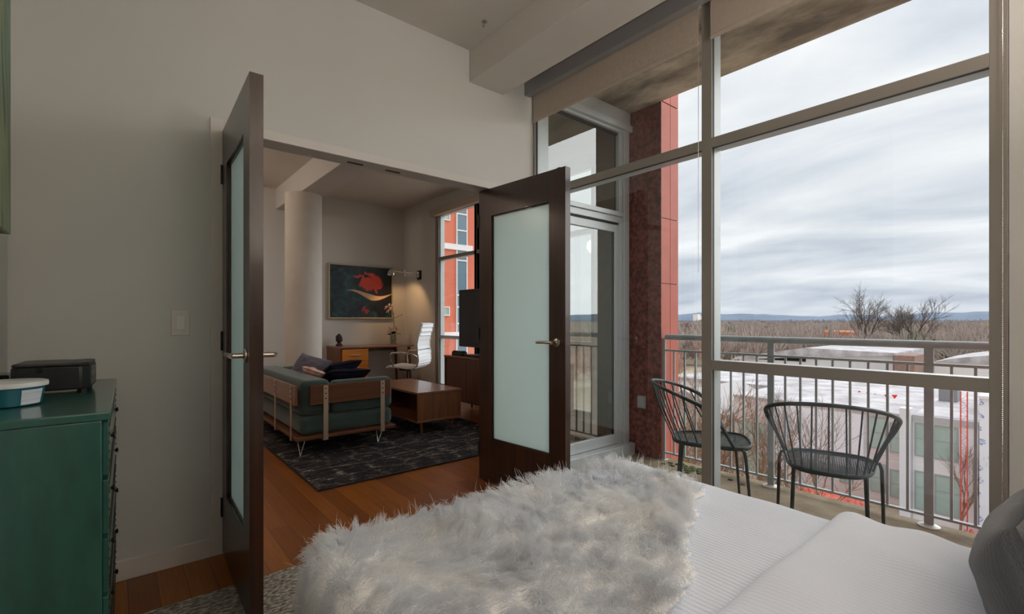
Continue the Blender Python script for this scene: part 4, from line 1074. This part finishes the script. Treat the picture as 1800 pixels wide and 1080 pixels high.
# ------------------------------------------------------------------ the world outside
G = -11.
def ground_mat():
    m = bpy.data.materials.new('town_ground'); m.use_nodes = True; t = NT(m.node_tree); b = t.n['Principled BSDF']; b.inputs['Roughness'].default_value = 1; b.inputs['Specular IOR Level'].default_value = .1
    co = t.new('ShaderNodeTexCoord')
    n = t.new('ShaderNodeTexNoise', inp={'Scale': .05, 'Detail': 9.0, 'Roughness': .65}); t.link(co.outputs['Object'], n.inputs['Vector'])
    n2 = t.new('ShaderNodeTexNoise', inp={'Scale': .55, 'Detail': 8.0, 'Roughness': .7}); t.link(co.outputs['Object'], n2.inputs['Vector'])
    c1 = t.ramp(n.outputs[0], [(.36, lin((112, 108, 84))), (.46, lin((168, 150, 126))), (.56, lin((196, 182, 164))), (.66, lin((124, 116, 92)))])
    c2 = t.ramp(n2.outputs[0], [(.35, lin((150, 134, 114))), (.55, lin((200, 188, 172))), (.7, lin((170, 138, 118)))])
    t.link(t.mix(.5, c1, c2), b.inputs['Base Color']); return m
gr = MB()
gr.add([(-9000, -9000, G), (9000, -9000, G), (9000, 9000, G), (-9000, 9000, G)], [(0, 1, 2, 3)])
struct('ground', gr, ground_mat(), 'pale tan earth, yards and roads of the town below the balcony')
M_road = mat('grey_asphalt', (132, 130, 130), .9, 0, (120, 118, 118), 2)
struct('road', MB().box(30.5, 33.8, -60, 70, G, G+.03), M_road, 'grey street in front of the white townhouses')
struct('pavement', MB().box(28.6, 30.5, -60, 70, G, G+.12), mat('pale_paving', (190, 184, 176), .9), 'pale pavement along the near side of the street')

# hills
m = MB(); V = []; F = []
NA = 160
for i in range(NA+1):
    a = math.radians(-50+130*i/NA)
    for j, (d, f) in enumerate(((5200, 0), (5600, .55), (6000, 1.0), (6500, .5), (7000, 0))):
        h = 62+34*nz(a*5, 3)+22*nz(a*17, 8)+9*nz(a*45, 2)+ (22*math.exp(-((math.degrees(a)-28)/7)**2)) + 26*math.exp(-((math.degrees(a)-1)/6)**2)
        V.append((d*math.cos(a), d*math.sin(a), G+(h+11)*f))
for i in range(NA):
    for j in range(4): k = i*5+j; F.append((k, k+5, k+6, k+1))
struct('hills', m.add(V, F), mat('haze_tinted_hillside', (108, 124, 146), 1, 0, (98, 114, 134), .004, detail=8), 'long low wooded ridge on the horizon, blue-grey haze put into its colour', smooth=True)  # distance haze is put into the base colour as blue-grey

# woods: twiggy crowns too many to count
def wood_belt(name, label, m, seed, n, dmin, dmax, hmin, hmax, amin=-3, amax=52, tw=34, avoid=()):
    rng = np.random.default_rng(seed)
    verts = []
    for i in range(n):
        d = dmin+(dmax-dmin)*rng.random()**1.4; a = math.radians(amin+(amax-amin)*rng.random())
        cx_, cy_ = d*math.cos(a), d*math.sin(a)
        if any(x0 < cx_ < x1 and y0 < cy_ < y1 for x0, x1, y0, y1 in avoid): continue
        h = hmin+(hmax-hmin)*rng.random(); r = h*.36
        k = tw
        base = np.tile(np.array([cx_, cy_, G+h*.25]), (k, 1))+rng.normal(0, .12, (k, 3))*r
        dirs = rng.normal(0, 1, (k, 3)); dirs[:, 2] = np.abs(dirs[:, 2])*.75; dirs /= np.linalg.norm(dirs, axis=1)[:, None]
        tip = np.array([cx_, cy_, G+h*.45])+dirs*np.array([r, r, h*.52])*(.65+.35*rng.random((k, 1)))
        root = base+(tip-base)*rng.random((k, 1))*.55
        w_ = rng.normal(0, 1, (k, 3)); w_ = np.cross(w_, dirs); w_ /= np.linalg.norm(w_, axis=1)[:, None]
        wd = .06+.0011*d
        verts.append(np.stack([root-w_*wd*.5, root+w_*wd*.5, tip+w_*wd*.4, tip-w_*wd*.4], axis=1))
    v = np.concatenate(verts).reshape(-1, 3); nq = len(v)//4
    me = bpy.data.meshes.new(name); me.vertices.add(len(v)); me.vertices.foreach_set('co', v.reshape(-1).astype(np.float32))
    me.loops.add(nq*4); me.loops.foreach_set('vertex_index', np.arange(nq*4, dtype=np.int32)); me.polygons.add(nq); me.polygons.foreach_set('loop_start', (np.arange(nq)*4).astype(np.int32))
    me.update(calc_edges=True); me.materials.append(m)
    o = bpy.data.objects.new(name, me); COL.objects.link(o); return tag(o, label, 'woods', None, 'stuff')
AV = ((28, 135, -20, 46), (222, 246, 58, 76), (165, 224, 49, 70))
wood_belt('bare_woods', 'brown leafless woodland stretching from the rooftops to the hills', mat('bare_twigs', (186, 170, 160), 1, 0, (146, 134, 128), .012), 1, 2600, 135, 900, 5, 13, tw=60, avoid=AV)
wood_belt('reddish_woods', 'reddish-brown leafless thicket between the rooftops and the far woodland', mat('reddish_twigs', (204, 166, 150), 1, 0, (172, 138, 124), .02), 2, 750, 70, 600, 4, 9, tw=70, avoid=AV)
wood_belt('evergreen_woods', 'scattered dark evergreen trees among the bare woodland', mat('evergreen_needles', (98, 118, 84), 1, 0, (80, 100, 72), .05), 3, 170, 140, 700, 6, 11, tw=200, avoid=AV)
wood_belt('distant_woods', 'distant woodland at the foot of the hills, paled to grey-brown for haze', mat('haze_paled_twigs', (150, 146, 150), 1), 4, 3000, 900, 3600, 9, 17, tw=24)  # far twigs paled in their colour in place of haze

# bare trees one by one
M_bark = mat('grey_brown_bark', (104, 90, 80), .95, 0, (84, 72, 64), 3)
M_bark2 = mat('tan_bark', (150, 118, 88), .95, 0, (116, 92, 72), 3)
def bare_tree(label, x, y, h, r0, seed, m, spread=.75, levels=5, group=None, up=.25, zb=G):
    rng = random.Random(seed); t = thing('bare_tree', (x, y, zb), label, 'tree', group)
    tr, br = MB(), MB()
    def grow(mb, p, d, L, r, lev):
        n = 4; pts = [p]; q = p.copy(); dd = d.copy()
        for i in range(n):
            dd = (dd+Vector((rng.gauss(0, .10), rng.gauss(0, .10), rng.gauss(0, .05)+.03*up))).normalized(); q = q+dd*L/n; pts.append(q.copy())
        mb.tube(pts, [r*(1-.45*i/n) for i in range(n+1)], 6 if lev < 2 else 3, cap=False)
        if lev >= levels: return
        k = 3 if lev < levels-1 else 4
        for c in range(k+(1 if lev == 0 else 0)):
            u = .45+.55*(c+rng.random())/(k+1)
            i = min(n-1, int(u*n)); s = pts[i].lerp(pts[i+1], u*n-i)
            ax = Vector((rng.gauss(0, 1), rng.gauss(0, 1), rng.gauss(0, .5))).normalized()
            nd = (dd+ax*spread+Vector((0, 0, up))).normalized()
            grow(br, s, nd, L*rng.uniform(.58, .78), r*.52, lev+1)
        grow(br, pts[-1], dd, L*.7, r*.55, lev+1)
    grow(tr, Vector((x, y, zb)), Vector((rng.gauss(0, .04), rng.gauss(0, .04), 1)), h*.36, r0, 0)
    tr.build('trunk', m, t); br.build('branches', m, t); return t
bare_tree('tall bare tree standing above the horizon, left of the two tallest', 157, 38.5, 22, .42, 11, M_bark, .8, 5)
bare_tree('tall bare tree standing above the horizon, right of the two tallest', 165, 29.5, 21, .40, 12, M_bark, .75, 5)
bare_tree('bare tree beside the two tallest trees, a little lower and between them', 172, 36, 17, .30, 13, M_bark, .8, 5)
bare_tree('thick-trunked tan bare tree close behind the central mullion', 15.6, 7.75, 10.4, .20, 21, M_bark2, .8, 5)
bare_tree('slender bare street tree in front of the white townhouse windows', 34.4, 4.25, 6.9, .075, 22, M_bark2, .55, 4, up=.5)
bare_tree('slim bare tree in front of the grey-pink townhouse, left of the fan-backed chair', 31.0, 12.5, 8.8, .07, 23, M_bark, .65, 4, up=.4)
bare_tree('slim bare tree rising behind the fan-backed chair', 32.5, 9.9, 8.4, .08, 24, M_bark2, .65, 4, up=.4)
bare_tree('thin bare tree in front of the pale house wrap, seen through the pickets', 28.0, 9.4, 8.2, .05, 25, M_bark, .6, 4, up=.5)
bare_tree('twiggy bare tree left of the central mullion, beyond the sideways chair', 25.0, 15.5, 9.6, .10, 26, M_bark2, .85, 5)

# townhouses
M_white = mat('white_siding', (236, 234, 234), .8, 0, (226, 224, 226), 1.2, (.3, .3, 4))
M_white2 = mat('white_membrane_roof', (206, 204, 206), .85, 0, (156, 150, 154), .5, detail=12)
M_pinkg = mat('pinkish_grey_siding', (222, 214, 211), .85, 0, (206, 198, 196), 2, (.3, .3, 6))
M_wglass = mat('green_reflection_glass', (172, 194, 184), .12, 0, (156, 178, 170), .5)  # green panes, lightened in the base colour for what they reflect
M_wframe = mat('grey_window_frame', (160, 160, 160), .5)
def wrap_mat():
    m = bpy.data.materials.new('printed_house_wrap'); m.use_nodes = True; t = NT(m.node_tree); b = t.n['Principled BSDF']; b.inputs['Roughness'].default_value = .7
    co = t.new('ShaderNodeTexCoord'); mp = t.new('ShaderNodeMapping'); mp.inputs['Scale'].default_value = (1, 1.0, 1.6); t.link(co.outputs['Object'], mp.inputs[0])
    v = t.new('ShaderNodeTexVoronoi', inp={'Scale': .9, 'Randomness': .25}); t.link(mp.outputs[0], v.inputs['Vector'])
    n = t.new('ShaderNodeTexNoise', inp={'Scale': 14.0, 'Detail': 2.0}); t.link(mp.outputs[0], n.inputs['Vector'])
    k = t.math('MULTIPLY', t.math('LESS_THAN', v.outputs['Distance'], .30), t.math('GREATER_THAN', n.outputs[0], .50))
    t.link(t.mix(k, lin((236, 238, 244)), lin((120, 148, 208))), b.inputs['Base Color']); return m
M_wrap = wrap_mat()
def window_part(t, X, y0, y1, z0, z1, split=None, rail=None):
    f = MB(); e = .06
    f.box(X-.06, X+.02, y0, y0+e, z0, z1).box(X-.06, X+.02, y1-e, y1, z0, z1).box(X-.06, X+.02, y0+e, y1-e, z0, z0+e).box(X-.06, X+.02, y0+e, y1-e, z1-e, z1)
    if split: f.box(X-.05, X+.02, split-.04, split+.04, z0+e, z1-e)
    if rail: f.box(X-.04, X+.01, y0+e, y1-e, rail-.025, rail+.025)
    w_ = f.build('window', M_wframe, t)
    MB().box(X-.02, X-.005, y0+e, y1-e, z0+e, z1-e).build('window_pane', M_wglass, w_)
ta = thing('townhouse', (43, 5, G), 'white townhouse with two tall window rows, at the right behind the railing', 'townhouse')
MB().box(36, 50, 3.72, 6.5, G, -4.75).build('front_wall', M_white, ta)
MB().box(35.9, 50, 3.70, 6.5, -4.75, -4.42).build('parapet', mat('pale_grey_coping', (176, 176, 178), .7), ta)
MB().box(36.2, 50, 3.72, 6.5, -4.42, -4.40).build('roof', M_white2, ta)
window_part(ta, 36, 4.50, 6.40, -6.80, -4.86, 5.56, -5.75); window_part(ta, 36, 4.40, 6.40, -9.90, -7.66, 5.50, -8.6)
MB().box(35.55, 36.3, 6.52, 7.02, G, -4.05).build('corner_pillar', mat('bright_white_trim', (224, 224, 228), .6), ta)
tb_ = thing('townhouse', (46, 12.5, G), 'pinkish-grey townhouse with a flat roof, behind the fan-backed chair', 'townhouse')
MB().box(39, 50, 7.05, 18.4, G, -5.15).build('front_wall', M_pinkg, tb_)
MB().box(38.9, 50, 7.03, 18.45, -5.15, -4.95).build('parapet', mat('warm_grey_coping', (178, 170, 168), .7), tb_)
MB().box(39.2, 50, 7.05, 18.4, -4.95, -4.93).build('roof', M_white2, tb_)
for y0, y1, z0, z1 in ((15.9, 18.05, -8.7, -6.95), (15.9, 18.05, -10.9, -9.3), (8.35, 9.4, -7.4, -5.3), (7.15, 8.2, -7.5, -5.55), (8.4, 9.3, -10.3, -8.4), (7.2, 8.2, -10.4, -8.6), (13.5, 14.2, -7.3, -6.1), (11.7, 12.6, -8.1, -6.4), (10.2, 11.0, -10.2, -8.4)):
    window_part(tb_, 39, y0, y1, z0, z1, rail=(z0+z1)/2)
for y0, y1, z0, z1 in ((12.5, 13.0, -7.55, -7.2), (13.1, 13.9, -7.9, -7.3), (11.7, 12.3, -8.5, -8.1)):
    MB().box(38.9, 38.98, y0, y1, z0, z1).build('blue_tarp', mat('blue_film', (92, 148, 200), .5), tb_)
MB().box(38.85, 39.0, 9.6, 15.6, -9.0, -5.3).build('house_wrap', M_wrap, tb_)
tcw = thing('townhouse', (42, -3, G), 'unfinished building covered in printed white and blue house wrap at the far right', 'townhouse')
MB().box(35.4, 50, -14, 3.62, G, -3.05).build('wrapped_wall', M_wrap, tcw)
MB().box(35.3, 50, -14, 3.65, -3.05, -2.9).build('roof_edge', M_white, tcw)
tg = thing('townhouse', (42, 23, G), 'low pale building with a grey gable beside the big tan tree', 'townhouse')
MB().box(38, 48, 18.9, 25.5, G, -6.6).build('front_wall', M_pinkg, tg)
MB().prism([(18.6, -6.6), (25.8, -6.6), (22.2, -4.9)], 37.8, 48.2, 'x').build('roof', mat('pale_grey_roof', (176, 172, 172), .8), tg)
window_part(tg, 38, 20.0, 21.6, -9.6, -7.6)
tr2 = thing('flat_roof_hall', (62, 16, G), 'wide low hall with a white membrane roof behind the townhouses', 'building')
MB().box(51, 74, 1, 31, G, -5.9).build('hall_wall', M_white, tr2)
MB().box(50.8, 74.2, .8, 31.2, -5.9, -5.5).build('roof', M_white2, tr2)
wh = thing('warehouse', (110, 32, G), 'long white warehouse with a low gable roof below the horizon', 'building')
MB().box(98, 124, 20.2, 33, G, -4.2).build('warehouse_wall', mat('white_metal_cladding', (216, 216, 218), .7, 0, (208, 208, 212), .3, (.2, 4, .2)), wh)
MB().prism([(19.8, -4.2), (33, -3.9), (46, -6.4), (46, -6.8), (19.8, -4.6)], 97.5, 124.5, 'x').build('roof', M_white2, wh)
MB().box(98.5, 124, 33, 45.5, G, -6.6).build('side_bay', M_white, wh)
wb = thing('warehouse', (115, 9, G), 'white warehouse with a barrel roof at the right edge of the view', 'building')
MB().box(103, 124, -12, 15.8, G, -5.6).build('warehouse_wall', M_white, wb)
arc = [(-12+27.8*i/14, -5.6+1.9*math.sin(math.pi*i/14)**.8) for i in range(15)]
MB().prism(arc, 102.6, 124.4, 'x').build('barrel_roof', M_white2, wb)
bh = thing('brick_block', (99, 17.8, G), 'narrow brown brick building between the two white warehouses', 'building')
MB().box(95, 103, 16.9, 19.4, G, -4.4).build('brick_wall', mat('brown_brick', (150, 118, 106), .9, 0, (128, 102, 92), 2), bh)
ob = thing('unfinished_building', (234, 66, G), 'bright orange sheathed building under construction among the trees', 'building')
MB().box(228, 240, 60.5, 71, G, -3.9).build('sheathed_wall', mat('orange_sheathing', (214, 112, 66), .8, 0, (190, 90, 52), .3), ob)
MB().box(227.6, 240.4, 60.2, 71.3, -3.9, -3.2).build('roof_deck', mat('orange_membrane', (226, 150, 100), .8), ob)
fs = thing('school_building', (815, 105, G), 'long white low building with a red end wall in front of the hills', 'building')
MB().box(805, 830, 88, 122, G, -5.0).build('building_wall', M_white, fs)
MB().box(804, 830, 122, 132, G, -3.0).build('red_end_wall', mat('brick_red_wall', (160, 80, 76), .9), fs)
for i, (x, y, s_, h_) in enumerate(((1402, 780, 8, 32), (1424, 771, 6, 26))):
    m = MB().box(x-s_, x+s_, y-s_, y+s_, G, G+h_)
    tag(m.build('high_rise', M_white), ('taller', 'shorter')[i]+' of the two white high-rise blocks far away left of the mullion', 'high-rise')
rng = random.Random(31)
for i in range(14):
    a = math.radians(3+40*((i*.618) % 1)); d = 190+420*((i*.377) % 1); x, y = d*math.cos(a), d*math.sin(a)
    t = thing('house', (x, y, G), 'small pale house half hidden in the leafless woods', 'house', 'houses among the far trees')
    s_ = rng.uniform(5, 9); hh = rng.uniform(3.5, 5)
    MB().box(x-s_*.6, x+s_*.6, y-s_, y+s_, G, G+hh).build('house_wall', (M_white, M_pinkg)[i % 2], t)
    MB().prism([(x-s_*.7, G+hh), (x+s_*.7, G+hh), (x, G+hh+2.4)], y-s_*1.05, y+s_*1.05, 'y').build('roof', mat('shingle_roof', (130, 120, 118), .9) if i % 3 else M_white2, t)

# site clutter
ac = thing('rooftop_unit', (44, 6.0, -4.40), 'grey air conditioning unit on the white townhouse roof', 'air conditioner')
MB().box(43.4, 44.6, 5.5, 6.45, -4.40, -3.45).build('unit_case', mat('grey_sheet_metal', (138, 140, 142), .6), ac, bevel=.03)
MB().lathe([(.30, 0), (.30, .10), (.0, .10)], (44, 5.97, -3.45), 20).build('fan_guard', M_black, ac)
sc_ = thing('hoist_mast', (34.9, 4.16, G), 'red lattice hoist mast standing before the white townhouse', 'mast')
M_redp = mat('red_painted_steel', (214, 74, 62), .6)
m = MB()
for a, b in ((34.8, 4.03), (34.8, 4.29), (35.05, 4.03), (35.05, 4.29)): m.tube([(a, b, G), (a, b, -2.7)], .016, 5)
m.build('mast_tubes', M_redp, sc_)
m = MB(); z = G; s = 0
while z < -2.9:
    ya, yb = (4.03, 4.29) if s else (4.29, 4.03)
    m.tube([(34.8, ya, z), (34.8, yb, z+.28)], .008, 4).tube([(34.8, 4.03, z), (34.8, 4.29, z)], .008, 4); z += .28; s = 1-s
m.build('lacing', M_redp, sc_)
pn = thing('pennant_line', (32.8, 7.4, -3.1), 'line of small red warning pennants strung in front of the townhouse roofs', 'pennants')
P0, P1 = Vector((32.1, 8.3, -2.82)), Vector((33.6, 6.5, -3.02))
lp_ = [P0.lerp(P1, i/12)-Vector((0, 0, .10*math.sin(math.pi*i/12))) for i in range(13)]
MB().tube(lp_, .006, 4).build('cord', M_white, pn)
for i, sz in ((1, .12), (3, .08), (5, .07), (8, .20), (10, .24)):
    p = lp_[i]; m = MB().add([(p.x, p.y-sz*.6, p.z), (p.x, p.y+sz*.6, p.z), (p.x+.01, p.y, p.z-sz), (p.x+.006, p.y-sz*.6, p.z), (p.x+.006, p.y+sz*.6, p.z)], [(0, 1, 2), (3, 2, 4), (0, 3, 4, 1), (0, 2, 3), (1, 4, 2)])
    m.build('pennant', mat('red_pennant', (232, 52, 44), .6), pn)
M_net = mat('red_safety_netting', (216, 92, 74), .9, 0, (236, 150, 132), 3)
def netting(x, y, sx, sy, h, seed, label):
    V = []; F = []; n = 26
    for i in range(n+1):
        for j in range(n+1):
            u, v = i/n*2-1, j/n*2-1; e = max(0, 1-max(abs(u), abs(v))**2)
            V.append((x+u*sx, y+v*sy, G+.04+h*e**.5*(.45+.55*abs(nz(u*3+seed, v*4, seed)))*1.0))
    for i in range(n):
        for j in range(n): k = i*(n+1)+j; F.append((k, k+1, k+n+2, k+n+1))
    tag(MB().add(V, F).build('safety_netting', M_net), label, 'netting')
netting(36.8, 11.0, .9, 2.1, 1.0, 3, 'heap of red safety netting on the street behind the fan-backed chair')
netting(34.9, 3.6, .45, .9, 1.3, 5, 'heap of red safety netting at the foot of the hoist mast')
vh = thing('parked_van', (27.5, 18.5, G), 'small dark vehicle parked beyond the sideways chair', 'vehicle')
MB().box(26.6, 28.4, 16.6, 20.4, G+.35, G+1.1).box(26.7, 28.3, 17.2, 19.9, G+1.1, G+1.75).build('van_body', mat('dark_teal_paint', (44, 66, 70), .3), vh, bevel=.12, seg=3)
for y in (17.3, 19.6):
    for x in (26.6, 28.2):
        m = MB(); m.M = Matrix.Translation((x, y, G+.34)) @ Matrix.Rotation(math.pi/2, 4, 'Y'); m.lathe([(0, 0), (.33, 0), (.33, .2), (0, .2)], n=18); m.build('wheel', M_black, vh)

# the red apartment block seen through the living room window
ap = thing('apartment_block', (15.5, 36, G), 'tall terracotta apartment block outside the living room window', 'building')
M_terra = mat('salmon_terracotta', (214, 122, 96), .8, 0, (204, 112, 88), .4)
MB().box(6, 23.4, 30, 42, G, 27).build('block_wall', M_terra, ap)
MB().box(19.58, 20.40, 29.93, 30.02, G, 26).build('stair_glazing', mat('blue_grey_glazing', (96, 122, 136), .15), ap)
m = MB().box(19.50, 19.58, 29.90, 30.02, G, 26).box(20.40, 20.48, 29.90, 30.02, G, 26)
m.build('glazing_jamb', M_white, ap)
for z in (-3.0, -1.9, .88, 2.11, 3.0, 5.6, 7.85, 9.08, 10.4, 12.0):
    MB().box(19.58, 20.40, 29.88, 30.0, z-.045, z+.045).build('glazing_bar', M_white, ap)
for z0, z1 in ((6.36, 6.78), (-.1, .25), (12.8, 13.2)): MB().box(16, 20.95, 29.85, 30.02, z0, z1).build('cornice_band', M_white, ap)
for x0, x1, z0, z1 in ((18.38, 18.95, 8.45, 9.15), (18.38, 18.92, 1.45, 2.12), (16.3, 16.9, 8.45, 9.15), (16.3, 16.9, 1.45, 2.12), (21.6, 22.3, 8.45, 9.15), (21.6, 22.3, 1.45, 2.12)):
    f = MB().box(x0, x1, 29.90, 30.02, z0, z0+.07).box(x0, x1, 29.90, 30.02, z1-.07, z1).box(x0, x0+.07, 29.90, 30.02, z0+.07, z1-.07).box(x1-.07, x1, 29.90, 30.02, z0+.07, z1-.07).build('window', M_white, ap)
    MB().box(x0+.07, x1-.07, 29.96, 30.0, z0+.07, z1-.07).build('window_pane', M_wglass, f)
